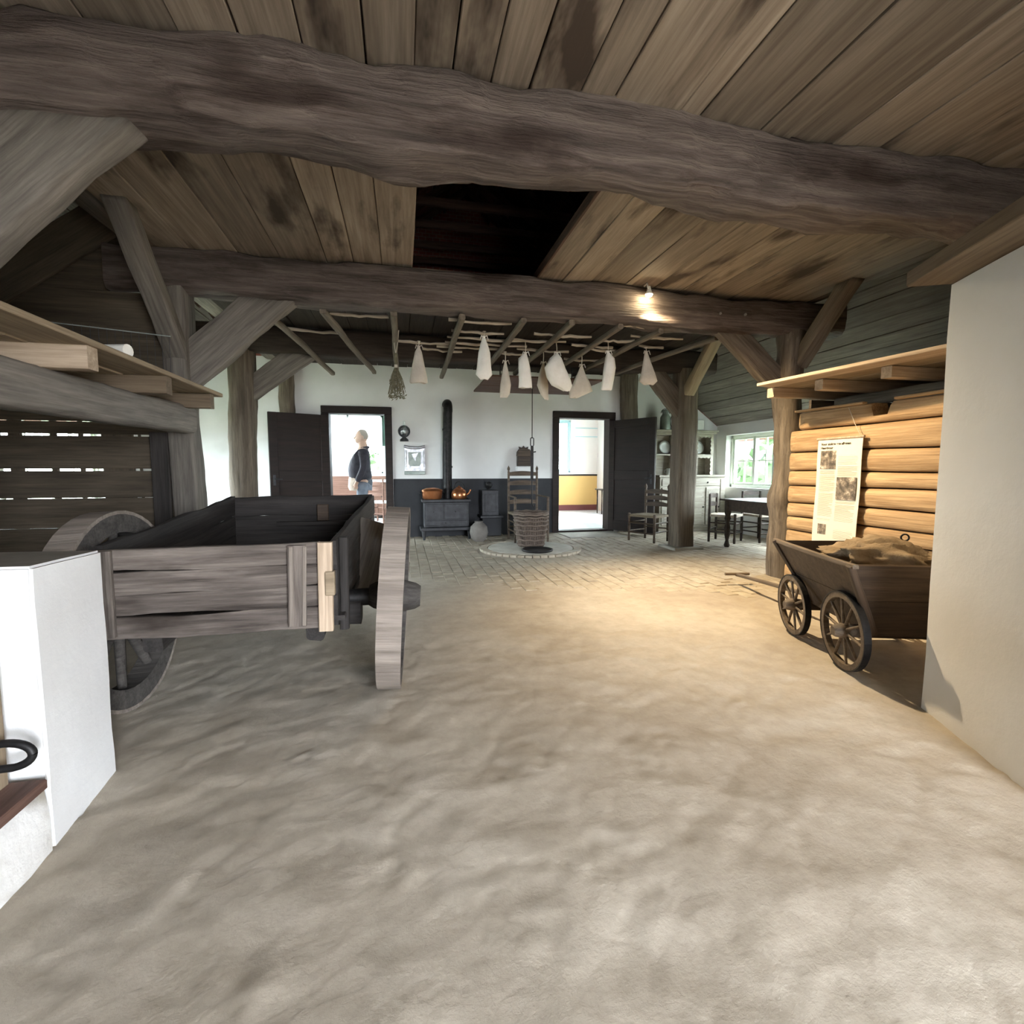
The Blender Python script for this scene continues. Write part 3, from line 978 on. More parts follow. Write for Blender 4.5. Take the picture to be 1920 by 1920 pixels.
# braces between posts and beams (w lies in the plane of the frame, t across it)
brace((-1.13, 2.36, 2.60), (-1.95, 2.36, 1.78), .38, .12, M['brace'], 'broad pale grey brace of the front tie beam above the stall', (('z', 2.47, -1), ('x', -1.835, 1), ('z', 1.702, 1)))
brace((-.88, 4.42, 2.60), (-1.72, 4.42, 1.80), .30, .10, M['brace'], 'broad grey plank brace from the partition post to the lamp beam', (('z', 2.468, -1), ('x', -1.59, 1)))
brace((-.95, 6.37, 2.60), (-1.85, 6.37, 1.92), .25, .10, M['brace'], 'grey plank brace from the waney post up to the smoked beam', (('z', 2.472, -1), ('x', -1.67, 1)))
brace((3.02, 4.42, 2.60), (3.84, 4.42, 1.93), .24, .08, M['post'], 'broad brown plank brace from the bark-edged post to the lamp beam', (('z', 2.485, -1), ('x', 3.75, -1)))
brace((3.22, 6.37, 2.66), (3.98, 6.37, 1.78), .26, .12, M['post'], 'wide dark brace from the squared post to the smoked beam', (('z', 2.472, -1), ('x', 3.785, -1)))
brace((3.05, 2.36, 2.72), (4.04, 2.36, 2.08), .26, .12, M['brace'], 'grey brace above the capped whitewashed wall', (('z', 2.47, -1), ('x', 4.015, -1)))
brace((3.87, 5.62, 2.80), (3.87, 6.30, 2.12), .10, .16, M['tan'], 'narrow light-edged brace leaning from the squared post toward the log wall', (('z', 2.772, -1), ('y', 6.24, -1)), up=(1, 0, 0))
brace((3.90, 3.72, 2.84), (3.90, 4.34, 2.18), .13, .14, M['post'], 'brown brace rising from the bark-edged post to the plate over the log wall', (('z', 2.772, -1), ('y', 4.30, -1)), up=(1, 0, 0))
brace((-1.68, 3.62, 2.84), (-1.66, 4.34, 2.02), .12, .14, M['brace'], 'grey brace rising from the partition post over the left-hand loft', (('z', 2.772, -1), ('y', 4.325, -1)), up=(1, 0, 0))

# ---- rafters and collars of the attic
for i, y in enumerate((4.70, 5.22, 5.80, 6.35, 6.85, 7.40, 7.95)):
    words = ['first', 'second', 'third', 'fourth', 'fifth', 'sixth', 'seventh'][i]
    t = thing('rafter_couple', (RIDGE_X, y, CEIL), 0, 'brown rafter couple with collar under the tiles, %s beyond the hatch edge' % words, 'rafters', 'rafter couples of the attic')
    for s in (1, -1):
        nrm = V((s * SL, 0, 1)).normalized() * -.075
        timber('rafter', V((RIDGE_X + s * 3.3, y, RIDGE_Z - SL * 3.3)) + nrm, V((RIDGE_X + s * .02, y, RIDGE_Z - SL * .02)) + nrm, .085, .10, M['rafter'], parent=t, n=10, rough=.006)
    zc = 4.02 + .02 * (i % 2)
    dx = (RIDGE_Z - zc) / SL - .1
    timber('collar', (RIDGE_X - dx, y - .08, zc), (RIDGE_X + dx, y - .08, zc), .05, .09, M['rafter'], parent=t, n=8, rough=.005)

# ================================================================== LEFT SIDE: loft, partition, stall
# loft platform over the left aisle
ED = -1.34
t = thing('hay_loft_shelf', (-1.6, 3.3, 1.38), 0, 'low plank loft shelf on stout joists over the left-hand stall', 'loft shelf')
timber('bearer', (-1.60, 1.2, 1.47), (-1.60, 4.30, 1.49), .14, .20, M['brace'], parent=t, rough=.006)
for y, m in ((1.75, 'pale'), (2.66, 'pale'), (3.42, 'brownplank'), (4.12, 'brownplank')):
    board('joist', (-3.6, y, 1.622), (ED - .02, y, 1.622), .08, .105, M[m], parent=t, c=.004)
k = 0
xx = ED
while xx > -3.5:
    w = .24 + .05 * math.sin(k * 1.9)
    runs = [(1.1, 2.225), (2.495, 4.30)] if xx - w < -1.81 and xx > -2.03 else [(1.1, 4.30)]
    for ya, yb in runs: board('deck_board', (xx - w / 2, ya, 1.69), (xx - w / 2, yb, 1.69), w - .006, .028, M['tan'], parent=t, warp=.008)
    xx -= w
    k += 1
# wire rack and paper roll lying on the loft
t = thing('wire_rack', (-1.95, 3.95, 1.707), math.radians(20), 'thin wire rack standing on the left-hand loft shelf', 'wire rack')
for z in (.10, .36): MB().tube([(-.38, 0, z), (.38, 0, z)], .004, 6).child('rail', M['zinc'], t)
for k in range(18): MB().tube([(-.37 + k * .0435, 0, .02), (-.37 + k * .0435, .0, .37)], .0018, 5).child('wire', M['castiron'], t)
for s in (-1, 1): MB().tube([(s * .37, -.1, 0.004), (s * .37, 0, .02), (s * .37, .1, 0.004)], .005, 5).child('foot', M['tin'], t)
o = MB().tube([(-1.62, 3.10, 1.739), (-1.385, 3.03, 1.739)], .034, 14).build('paper_roll', M['linen'])
tag(o, 'pale cylindrical roll lying on the left-hand loft shelf', 'roll')

# slatted partition with light between the boards
t = sempty('wall_partition', (-2.7, 4.36, 0))
zs = [0.02, .24, .46, .68, .905, 1.112, 1.128, 1.375, 1.392, 1.62]
rows = [(0.0, .225), (.228, .45), (.452, .675), (.678, .90), (.905, 1.108), (1.126, 1.372), (1.388, 1.478), (1.484, 1.66), (1.66, 1.88), (1.88, 2.1), (2.1, 2.33), (2.33, 2.445), (2.447, 2.56), (2.56, 2.78), (2.78, 3.0), (3.0, 3.24)]
for (z0, z1) in rows:
    board('plank', (max(XL + .02, roof_xl(z1) + .05), 4.40, (z0 + z1) / 2), (-1.755 if z1 < 2.45 else -2.11 if z1 < 2.79 else -2.03, 4.40, (z0 + z1) / 2), z1 - z0, .028, M['partition'], up=(0, -1, 0), parent=t, warp=.0015, c=.001)
for x, w in ((-3.2, .1), (-2.805, .08), (-2.56, .035), (-2.385, .025), (-2.14, .21), (-1.99, .012), (-1.80, .10)):
    board('batten', (x, 4.44, 0), (x, 4.44, min(2.6 if x < -2.3 else 2.43, EAVE + SL * (x - w / 2 - XL) - .03)), w, .03, M['partition'], up=(0, -1, 0), parent=t, warp=.001)
pr0, pr1 = V((XL, 4.37, EAVE)), V((-2.12, 4.37, EAVE + SL * (-2.12 - XL)))
dn = V((SL, 0, -1)).normalized() * .15
board('raking_board', pr0 + dn, pr1 + dn, .28, .03, M['partition'], up=(0, -1, 0), parent=t)
# short board and post standing before the partition
o = board('wall_board', (-1.80, 4.30, .55), (-1.80, 4.30, 1.40), .12, .03, M['cartdark'], up=(0, -1, 0))
tag(o, 'dark upright board fixed beside the grey partition post', 'board')

# whitewashed stall wall with its low kerb
mb = MB()
prof = [(-1.035, 1.655), (-1.07, 2.06), (-3.74, 2.06), (-3.74, 1.63)]
top = [.845, .83, .86, .875]
vs = [(x, y, -.03) for x, y in prof] + [(x, y, z) for (x, y), z in zip(prof, top)]
mb.add(vs, [(0, 1, 5, 4), (1, 2, 6, 5), (2, 3, 7, 6), (3, 0, 4, 7), (4, 5, 6, 7), (3, 2, 1, 0)])
me = mb.mesh('stall_wall')
bm = bmesh.new(); bm.from_mesh(me)
bmesh.ops.bevel(bm, geom=bm.edges[:], offset=.008, segments=2, affect='EDGES')
bmesh.ops.subdivide_edges(bm, edges=[e for e in bm.edges if e.calc_length() > .2], cuts=8, use_grid_fill=True)
for v in bm.verts: v.co += V((noise.noise(v.co * 5), noise.noise(v.co * 5 + V((4, 4, 4))), .7 * noise.noise(v.co * 5 + V((8, 1, 2))))) * .004
bm.to_mesh(me); bm.free()
for p in me.polygons: p.use_smooth = False
me.materials.append(M['plaster3'])
me.materials.append(M['dust'])
for p in me.polygons:
    if p.normal.z > .7: p.material_index = 1
tag(inst('stall_wall', me, None, Matrix.Identity(4)), 'low whitewashed masonry stall wall with a dusty top beside the big cart', 'wall', kind='structure')
me2 = MB()
n = 26
vs, fs = [], []
for i in range(n + 1):
    y = 1.645 - i * .11
    for x, z in ((-1.03, -.03), (-1.035, .10), (-1.045, .196), (-1.20, .20), (-1.20, -.03)):
        vs.append((x + .014 * noise.noise(V((y * 4, z * 9, 1))), y, z + .006 * noise.noise(V((y * 3, 5, x)))))
for i in range(n):
    for j in range(4): fs.append((i * 5 + j, (i + 1) * 5 + j, (i + 1) * 5 + j + 1, i * 5 + j + 1))
me2.add(vs, fs, True)
tag(me2.build('trough_kerb', M['kerb']), 'low limewashed kerb running along the floor below the red-brown trough board', 'kerb', kind='structure')
t = thing('feeding_trough', (-1.3, 1.0, .2), 0, 'red-brown plank feeding trough in front of the whitewashed stall wall', 'trough')
board('rim_board', (-1.105, 1.625, .213), (-1.105, -.6, .213), .17, .03, M['redtrough'], parent=t)
board('rim_board', (-1.62, 1.625, .213), (-1.62, -.6, .213), .14, .03, M['redtrough'], parent=t)
board('inner_board', (-1.19, 1.625, .10), (-1.19, -.6, .10), .19, .02, M['cartdark'], up=(1, 0, 0), parent=t)
board('bottom_board', (-1.38, 1.625, .02), (-1.38, -.6, .02), .38, .02, M['cartdark'], parent=t)
# tan upright with the iron link
o = board('upright_post', (-1.135, 1.60, .215), (-1.135, 1.60, .60), .05, .05, M['tan'], up=(0, -1, 0))
tag(o, 'slim tan upright standing against the end of the stall wall', 'upright')
t = thing('iron_link', (-1.045, 1.565, .338), 0, 'oval black iron link hanging in front of the stall wall end', 'iron link')
ring = [(-.07 + .03 * 0 + (.06 * math.cos(a) if math.cos(a) > 0 else .06 * math.cos(a) - .03), 0, .036 * math.sin(a)) for a in [2 * math.pi * k / 28 for k in range(29)]]
ring = [(p[0] + .045, p[1], p[2]) for p in ring]
MB().tube(ring, .011, 8, cap=False).child('link', M['iron'], t)
MB().cbox(-.13, -.06, -.015, .02, -.02, .02, .004).child('staple', M['iron'], t)
o = MB().lathe([(.01, .40), (.022, .42), (.026, .47), (.02, .51), (.024, .53), (.012, .56), (.002, .565)], 10).build('rope_knot', M['furn'], None, TR((-1.112, 1.555, .02)))
tag(o, 'dark knobbly rope end hanging above the iron link', 'rope')

# ================================================================== RIGHT SIDE: tall whitewashed wall, log wall, ledge
A = PZ(1727, 1325)
B = PZ(1920, 1475)
dirw = V((B.x - A.x, B.y - A.y, 0)).normalized()
far = V((B.x - .06, YF + .02, 0))


def wpt(t):
    k = 0.22
    return A.lerp(A + dirw * .72, t / k) if t < k else (A + dirw * .72).lerp(V((A.x + dirw.x * .72 - .03, YF + .02, 0)), (t - k) / (1 - k))


mb = MB()
n = 22
vs, fs = [], []
zs2 = [-.03, .25, .6, 1.0, 1.4, 1.7, 1.93]
for i in range(n + 1):
    p = wpt(i / n)
    for z in zs2:
        off = .012 * noise.noise(V((i * .7, z * 2, 3)))
        vs.append((p.x + off, p.y, z))
m_ = len(zs2)
for i in range(n):
    for j in range(m_ - 1): fs.append((i * m_ + j, i * m_ + j + 1, (i + 1) * m_ + j + 1, (i + 1) * m_ + j))
mb.add(vs, fs, True)
# end face toward the handcart and the top
e0 = [vs[j] for j in range(m_)]
e1 = [(A.x + 1.4, A.y + .02, z) for z in zs2]
mb.add(e0 + e1, [(j, j + m_, j + m_ + 1, j + 1) for j in range(m_ - 1)])
mb.add([vs[m_ - 1], (A.x + 1.4, A.y + .02, 1.93), (far.x + 1.4, far.y, 1.93), vs[-1]], [(0, 1, 2, 3)])
tag(mb.build('wall_stall', M['plaster2']), 'tall whitewashed stall wall with a plank on top beside the handcart', 'wall', kind='structure')
o = board('cap_plank', A + V((-.055, .02, 1.965)), A + dirw * .9 + V((-.055, 0, 1.965)), .24, .065, M['brownplank'])
tag(o, 'thick brown plank capping the tall whitewashed wall', 'plank')

# log wall
lw = sempty('wall_logs', (3.84, 3.4, 0))
seams = [0.0, .19, .365, .525, .655, .80, .965, 1.10, 1.285, 1.50, 1.665]
for i, (z0, z1) in enumerate(zip(seams, seams[1:])):
    h = z1 - z0
    L = 2.55
    mbl = MB()
    nL = 26
    ks = 10
    vs, fs = [], []
    for a in range(nL + 1):
        tt = a / nL
        up_ = .014 * noise.noise(V((tt * 3, i * 4.1, 0)))
        dn_ = .014 * noise.noise(V((tt * 3, (i - 1) * 4.1, 0)))
        for k in range(ks):
            w = -math.pi / 2 + math.pi * k / (ks - 1)
            zz = z0 + .004 + dn_ + (h - .008 + up_ - dn_) * (math.sin(w) * .5 + .5)
            bul = .055 * math.cos(w) ** .45 * (1 if 0 < k < ks - 1 else 0)
            end = 1 - .35 * max(0, 1 - tt * 14) ** 2
            vs.append((tt * L, bul * end + .006 * noise.noise(V((tt * 9, k * .6, i * 3))), zz))
        vs.append((tt * L, -.12, z1)); vs.append((tt * L, -.12, z0))
    kk = ks + 2
    for a in range(nL):
        for k in range(kk):
            fs.append((a * kk + k, a * kk + (k + 1) % kk, (a + 1) * kk + (k + 1) % kk, (a + 1) * kk + k))
    mbl.add(vs, fs, True)
    mbl.add(vs[:kk], [tuple(range(kk))]); mbl.add(vs[-kk:], [tuple(range(kk))])
    # local X runs toward the camera (-Y), local Y toward the nave (-X)
    Wm = Matrix(((0, -1, 0, 3.80), (-1, 0, 0, 4.24 - (.10 if i >= 9 else 0)), (0, 0, 1, 0), (0, 0, 0, 1)))
    lg = mbl.build('log', M['log'], lw, Wm)
    if i == 9:                                   # the notch sawn into the top log
        bm = bmesh.new()
        bm.from_mesh(lg.data)
        bmesh.ops.remove_doubles(bm, verts=bm.verts, dist=1e-5)
        bmesh.ops.recalc_face_normals(bm, faces=bm.faces)
        bm.to_mesh(lg.data)
        bm.free()
        cm_ = MB().prism([(3.15, 1.80), (3.43, 1.80), (3.345, 1.555), (3.225, 1.555)], 3.5, 4.1, axis='x').mesh('notch')
        cu_ = bpy.data.objects.new('notch', cm_)
        scene.collection.objects.link(cu_)
        mo = lg.modifiers.new('notch', 'BOOLEAN')
        mo.object, mo.operation, mo.solver = cu_, 'DIFFERENCE', 'EXACT'
        nm_ = bpy.data.meshes.new_from_object(lg.evaluated_get(bpy.context.evaluated_depsgraph_get()))
        lg.modifiers.clear()
        lg.data = nm_
        nm_.materials.clear()
        nm_.materials.append(M['log'])
        bpy.data.objects.remove(cu_)
o = board('log_batten', (3.735, 4.14, 1.672), (3.735, 3.42, 1.668), .05, .02, M['log'])
tag(o, 'thin wooden strip on the top log beside the bark-edged post', 'strip')
o = board('log_batten', (3.735, 3.15, 1.668), (3.735, 1.9, 1.664), .05, .02, M['log'])
tag(o, 'thin wooden strip on the top log beside the tall whitewashed wall', 'strip')

# ledge above the log wall
t = thing('plank_ledge', (3.6, 3.2, 1.68), 0, 'pale plank ledge on short joists above the log wall', 'ledge')
timber('bearer', (4.10, 4.03, 1.745), (4.10, 2.49, 1.745), .11, .11, M['post'], parent=t)
pa, pb = PZ(1420, 722, 1.895), PZ(1768, 655, 1.895)
for u, v in ((1441, 745), (1531, 731), (1657, 709)):
    p = PZ(u, v, 1.795)
    board('joist', (p.x + .02, p.y, 1.838), (5.78, p.y, 1.838), .085, .085, M['pale'], parent=t)
ey = pa.y + .02
off, k = 0.0, 0
while pa.x + off < 5.36:                          # deck carried back unseen to shade the gap above the logs
    w = (.2, .22, .2, .24)[k % 4]
    x_ = pa.x + off + w / 2
    runs = [(ey, 2.50), (2.22, 1.9)] if 3.88 < x_ < 4.36 else [(ey, 1.9)]
    for ya, yb in runs:
        sl = (pb.x - pa.x - .02) / (1.9 - ey)
        board('deck_board', (x_ + sl * (ya - ey), ya, 1.896), (x_ + sl * (yb - ey), yb, 1.896), w - .005, .028, M['pale' if k == 0 else 'tan'], parent=t)
    off += w
    k += 1
# unseen plank wall added behind the logs to block light from the gap
t = sempty('wall_light_block', (4.9, 4.20, 0))
for k in range(8): board('plank', (3.935, 4.20, .115 + k * .225), (XR - .01, 4.20, .115 + k * .225), .222, .028, M['post'], up=(0, -1, 0), parent=t, warp=.0015)
o = timber('loft_pole', (3.80, 3.12, 1.934), (3.55, 2.2, 1.936), .04, .04, M['smoked'], n=8)
tag(o, 'dark pole lying on the pale ledge above the log wall', 'pole')
o = MB().tube([(3.86, 3.95, 1.918), (3.8, 3.75, 1.99), (3.72, 3.55, 2.0), (3.66, 3.35, 1.93), (3.62, 3.2, 1.918)], .007, 6).build('loft_wire', M['iron'])
tag(o, 'bent dark wire lying on the pale ledge above the log wall', 'wire')

# small lamp on the beam: a reflector bulb throwing warm light on the logs
LP = V((2.19, 4.215, 2.70))
t = thing('spot_lamp', LP, 0, 'small warm reflector lamp on a stem fixed to the dark beam', 'lamp')
M['bulb'] = plain('glowing_bulb', (1, .9, .7), emit=(1.0, .80, .48), strength=60)
MB().tube([(-.02, .055, .07), (-.02, .0, .075), (-.015, -.01, .03)], .007, 8).child('stem', M['whitepaint'], t)
hd = MB().lathe([(.013, .05), (.016, .03), (.022, .01), (.034, -.02)], 16)
hd.child('shade', M['whitepaint'], t)
MB().lathe([(.002, .012), (.02, .0), (.031, -.019), (.024, -.034), (.008, -.042), (.001, -.043)], 16).child('bulb', M['bulb'], t)
li = bpy.data.lights.new('lamp_light', 'SPOT')
li.energy = 88
li.color = (1.0, .76, .46)
li.spot_size = math.radians(124)
li.spot_blend = 1.0
li.shadow_soft_size = .03
lo = bpy.data.objects.new('lamp_light', li)
scene.collection.objects.link(lo)
lo.parent = t
lo.location = (0.0, -.02, -.075)
dv = V((3.1, 3.4, 0)) - LP
lo.rotation_euler = dv.to_track_quat('-Z', 'Y').to_euler()
o = MB()
for k, (u, v) in enumerate(((1350, 588), (1397, 590))):
    p = PY(u, v, 4.285)
    b_ = MB().tube([p + V((0, .02, 0)), p - V((0, .012, 0))], .012, 10).build('bolt', M['tin'])
    tag(b_, 'bright bolt head in the lamp beam near the bark-edged post', 'bolt', 'bolt heads in the lamp beam')

# ================================================================== WHEELED THINGS
AX = Matrix.Rotation(math.pi / 2, 4, 'Y')


def ring(mb, r0, r1, a0, a1, n=40, Mx=None, ov=1.0):
    prof = [(r0, a0), (r1, a0), (r1, a1), (r0, a1)]
    vs, fs = [], []
    for k in range(n):
        w = 2 * math.pi * k / n
        for r, z in prof: vs.append((r * math.cos(w), r * math.sin(w) * ov, z))
    for k in range(n):
        k2 = (k + 1) % n
        for j in range(4):
            j2 = (j + 1) % 4
            fs.append((k * 4 + j, k * 4 + j2, k2 * 4 + j2, k2 * 4 + j))
    return mb.add(vs, fs, False, Mx)


def wheel(parent, W, R, wid, rimd, ns, hubr, hublen, mat, tyre, spw=.03, out=1):
    """wheel in the local Y-Z plane, axle along X; rim, tyre, hub and each spoke"""
    w = ring(MB(), R - rimd, R - (.006 if R < .3 else .015), -wid / 2, wid / 2, 44, AX).build('wheel', mat, parent, W)
    ring(MB(), R - (.007 if R < .3 else .016), R, -wid / 2 - .002, wid / 2 + .002, 44, AX).build('tyre', tyre, w, W)
    hb = MB().lathe([(hubr * .62, -hublen / 2), (hubr * .8, -hublen * .4), (hubr, -hublen * .12), (hubr, hublen * .12), (hubr * .8, hublen * .4), (hubr * .62, hublen / 2)], 18, AX)
    hb.build('hub', mat, w, W)
    for k in range(ns):
        a = 2 * math.pi * (k + .3) / ns
        d = V((0, math.cos(a), math.sin(a)))
        MB().tube([d * hubr * .8, d * (hubr + .25 * (R - hubr)), d * (R - rimd * .6)], [spw * .55, spw * .5, spw * .42], 8, flat=.75).build('spoke', mat, w, W)
    return w


M['wheeldark'] = wood('grimy_wheel_wood', (0.03, 0.027, 0.025), (0.11, 0.10, 0.09), rough=0.85, vary=0.1, bump=0.4)
# ---- big two-wheeled farm cart
CX = -.75
t = thing('farm_cart', (CX, 2.62, 0), 0, 'weathered two-wheeled farm cart with plank box behind the stall wall', 'cart')
I4 = Matrix.Identity(4)
yt, yf = 2.36, 3.95
zt0, zt1, zf0, zf1 = .40, .795, .50, .925
xl0, xr0, xl1, xr1 = -1.24, -.315, -1.20, -.225
nb = 4
for k in range(nb):
    q0, q1 = zt0 + (zt1 - zt0) * k / nb, zt0 + (zt1 - zt0) * (k + 1) / nb
    timber('tail_board', (xl0, yt + .006 * (k % 2), (q0 + q1) / 2), (xr0 - .055, yt + .006 * (k % 2), (q0 + q1) / 2), .035, q1 - q0 - .004, M['cart'], parent=t, rough=.004, wob=.004, rnd=.12)
board('tail_batten', (xr0 - .155, yt - .028, zt0 + .02), (xr0 - .145, yt - .028, zt1 - .01), .075, .025, M['cart'], up=(0, -1, 0), parent=t)
for s in (-.026, .026): board('batten_ridge', (xr0 - .15 + s, yt - .042, zt0 + .025), (xr0 - .14 + s, yt - .042, zt1 - .015), .018, .012, M['wheel'], up=(0, -1, 0), parent=t)
board('tail_batten', (xl0 + .03, yt - .026, zt0 + .02), (xl0 + .03, yt - .026, zt1 - .01), .06, .025, M['cart'], up=(0, -1, 0), parent=t)
board('new_plank', (xr0 - .032, yt - .02, zt0 - .01), (xr0 - .026, yt - .02, zt1), .062, .04, M['pale'], up=(0, -1, 0), parent=t)
MB().cbox(xr0 - .03, xr0 + .012, yt - .05, yt - .01, .555, .665, .004).build('peg_block', M['tan'], t, I4)
for (xa, xb, nm) in ((xr0, xr1, 'r'), (xl0, xl1, 'l')):
    for k in range(3):
        f0 = (k + .5) / 3
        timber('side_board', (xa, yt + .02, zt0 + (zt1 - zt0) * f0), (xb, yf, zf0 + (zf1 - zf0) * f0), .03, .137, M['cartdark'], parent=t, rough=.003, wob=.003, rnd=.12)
for k in range(3):
    f0 = (k + .5) / 3
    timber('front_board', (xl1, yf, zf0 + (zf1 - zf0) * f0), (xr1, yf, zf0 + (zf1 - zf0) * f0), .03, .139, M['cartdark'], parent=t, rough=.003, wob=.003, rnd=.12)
for k in range(4):
    xa = xl0 + .06 + k * (.93 / 4) + .1
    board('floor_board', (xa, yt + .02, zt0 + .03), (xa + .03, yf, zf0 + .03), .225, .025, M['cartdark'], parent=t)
board('inner_ledge', (xl1 + .3, yf - .03, .72), (xr1 - .05, yf - .03, .72), .05, .03, M['cartdark'], parent=t)
MB().cbox(-.62, -.54, yf - .05, yf - .016, .74, .86, .004).build('inner_block', M['wagon'], t, I4)
timber('side_stake', (xr0 + .03, yt + .09, .36), (xr0 + .035, yt + .10, .80), .04, .05, M['cartdark'], up=(0, -1, 0), parent=t, n=6)
timber('bolster', (xl0 - .06, 2.62, .40), (xr0 + .10, 2.62, .40), .14, .12, M['cartdark'], parent=t)
timber('bolster', (xl1 - .06, 3.35, .42), (xr1 + .12, 3.35, .44), .12, .12, M['brace'], parent=t)
for x in (-1.1, -.42): timber('chassis_beam', (x, 2.45, .36), (x + .02, 5.2, .45), .08, .10, M['cartdark'], parent=t)
MB().tube([(-1.42, 2.62, .465), (.02, 2.62, .465)], .045, 12).build('axle', M['iron'], t, I4)
for s, x in ((1, -.045), (-1, -1.31)):
    wheel(t, Matrix.Translation((x, 2.62, .464)) @ Matrix.Rotation(math.radians(3.5 * s), 4, 'Y') @ Matrix.Rotation(math.radians(-2.5), 4, 'Z'), .464, .105, .10, 10, .085, .26, M['wheeldark'], M['wheel'], spw=.055)
board('prop_board', (-.25, 3.05, .40), (-.13, 3.22, .78), .26, .03, M['brace'], up=(0, -1, 0), parent=t)

# ---- small four-wheeled handcart
YW = math.radians(-18)
WO = V((2.80, 2.42, 0))
t = thing('handcart', WO, YW, 'small brown four-wheeled handcart with flared box in front of the log wall', 'handcart')
TB = [(-.40, -.455), (.29, -.455), (.27, .47), (-.40, .43)]
BB = [(-.21, -.36), (.19, -.36), (.18, .27), (-.21, .27)]
ZT, ZB = .625, .225
T_ = [V((x, y, ZT)) for x, y in TB]
B_ = [V((x, y, ZB)) for x, y in BB]
for i, nm in ((0, 'rear_board'), (1, 'side_board'), (2, 'front_board'), (3, 'side_board')):
    j = (i + 1) % 4
    for k in range(2):
        a0, a1 = B_[i].lerp(T_[i], k / 2 + .004), B_[i].lerp(T_[i], (k + 1) / 2 - .004)
        b0, b1 = B_[j].lerp(T_[j], k / 2 + .004), B_[j].lerp(T_[j], (k + 1) / 2 - .004)
        nn = (b0 - a0).cross(a1 - a0).normalized() * .011
        MB().add([a0 - nn, b0 - nn, b1 - nn, a1 - nn, a0 + nn, b0 + nn, b1 + nn, a1 + nn], [(0, 1, 2, 3), (7, 6, 5, 4), (0, 4, 5, 1), (1, 5, 6, 2), (2, 6, 7, 3), (3, 7, 4, 0)]).child(nm, M['wagon'], t)
    st = B_[i].lerp(T_[i], .02)
    en = B_[i].lerp(T_[i], 1.0)
    q = (st - V((0, 0, st.z))).normalized() * .012
    timber_mb((en - st).length, .035, .035, seed=i, rnd=.15, rough=.002, n=5).build('corner_post', M['wagon'], t, MW[t.name] @ frame(st + q, en + q, (1, 0, 0)))
for i in (1, 3):
    j = (i + 1) % 4
    a, b = B_[i].lerp(T_[i], .99), B_[j].lerp(T_[j], .99)
    mb = timber_mb((b - a).length + .08, .03, .022, seed=i + 9, rnd=.15, rough=.002, n=8)
    dirn = (b - a).normalized()
    mb.build('top_rail', M['wagonwheel'], t, MW[t.name] @ frame(a - dirn * .04, b, (0, 0, 1)))
MB().cbox(-.2, .18, -.35, .26, ZB - .01, ZB + .012, .003).child('floor_board', M['wagon'], t)
for y, R in ((.31, .205), (-.29, .222)):
    MB().cbox(-.30, .28, y - .03, y + .03, R - .03, R + .03, .005).child('axle', M['wagon'], t)
    MB().cbox(-.16, .14, y - .035, y + .035, R + .028, ZB + .002 + .02, .004).child('bolster', M['wagon'], t)
    for s in (-1, 1):
        wheel(t, MW[t.name] @ Matrix.Translation((s * .325, y, R)) @ Matrix.Rotation(math.radians(3 * s), 4, 'Y'), R, .032, .036, 10, .042, .12, M['wagonwheel'], M['iron'], spw=.02)
MB().tube([(0, -.29, .2), (0, .31, .2)], .018, 8).child('reach_pole', M['wagon'], t)
Wi = MW[t.name].inverted()
d0 = V((0.02, .33, .2))
d1 = Wi @ PZ(1382, 1077, .10)
mb = timber_mb((d1 - d0).length, .032, .03, seed=4, rnd=.3, rough=.002, n=8)
mb.build('drawbar', M['wagonwheel'], t, MW[t.name] @ frame(d0, d1))
pe = d1 + V((.0, 0, .005))
sd = (d1 - d0).cross(V((0, 0, 1))).normalized()
MB().tube([pe - sd * .12, pe + sd * .12], .014, 8).child('crossbar', M['wagonwheel'], t)
# jute sack crumpled in the box
bm = bmesh.new()
bmesh.ops.create_icosphere(bm, subdivisions=5, radius=1.0)
for v in bm.verts:
    p = v.co.copy()
    f = .92 + .22 * noise.noise(p * 1.4 + V((3, 0, 0))) + .10 * noise.noise(p * 4) + .42 * (1 - abs(noise.noise(V((p.x * 2.2 + 1.3 * p.y, p.y * 1.2, p.z * 2.2))))) ** 3 * (1 if p.z > -.2 else .2)
    q = Matrix.Rotation(.4, 3, 'Z') @ V((p.x * .22 * f, p.y * .25 * f, max(-.10, p.z * .115 * f))) + V((-.04, -.10, .575))
    u_ = min(1.0, max(0.0, (q.z - ZB) / (ZT - ZB)))           # stay inside the flared box
    xa_, xb_ = -.21 + (-.19) * u_ + .028, .18 + .09 * u_ - .028
    ya_, yb_ = -.36 - .095 * u_ + .028, .27 + .16 * u_ - .028
    v.co = V((min(max(q.x, xa_), xb_), min(max(q.y, ya_), yb_), q.z))
me = bpy.data.meshes.new('jute_sack'); bm.to_mesh(me); bm.free()
for p in me.polygons: p.use_smooth = True
me.materials.append(M['jute'])
o = inst('jute_sack', me, None, MW[t.name].copy())
tag(o, 'crumpled brown jute sack lying in the small handcart', 'sack')
tn = thing('chain', MW[t.name] @ V((.25, .42, .635)), YW - .35, 'short dark iron chain with a ring hanging over the handcart corner', 'chain')
for k in range(6):
    a = [2 * math.pi * j / 12 for j in range(13)]
    L_ = [(.016 * math.cos(w), (.009 * math.sin(w) if k % 2 else 0), (0 if k % 2 else .009 * math.sin(w))) for w in a]
    c = V((.022 * k, -.0, .012 + .012 * math.sin(k * 1.1)))
    MB().tube([V(p) + c for p in L_], .0035, 6, cap=False).child('link', M['iron'], tn)
MB().tube([(.15 + .022 * math.cos(w), 0, .03 + .022 * math.sin(w)) for w in [2 * math.pi * j / 16 for j in range(17)]], .006, 6, cap=False).child('ring', M['iron'], tn)

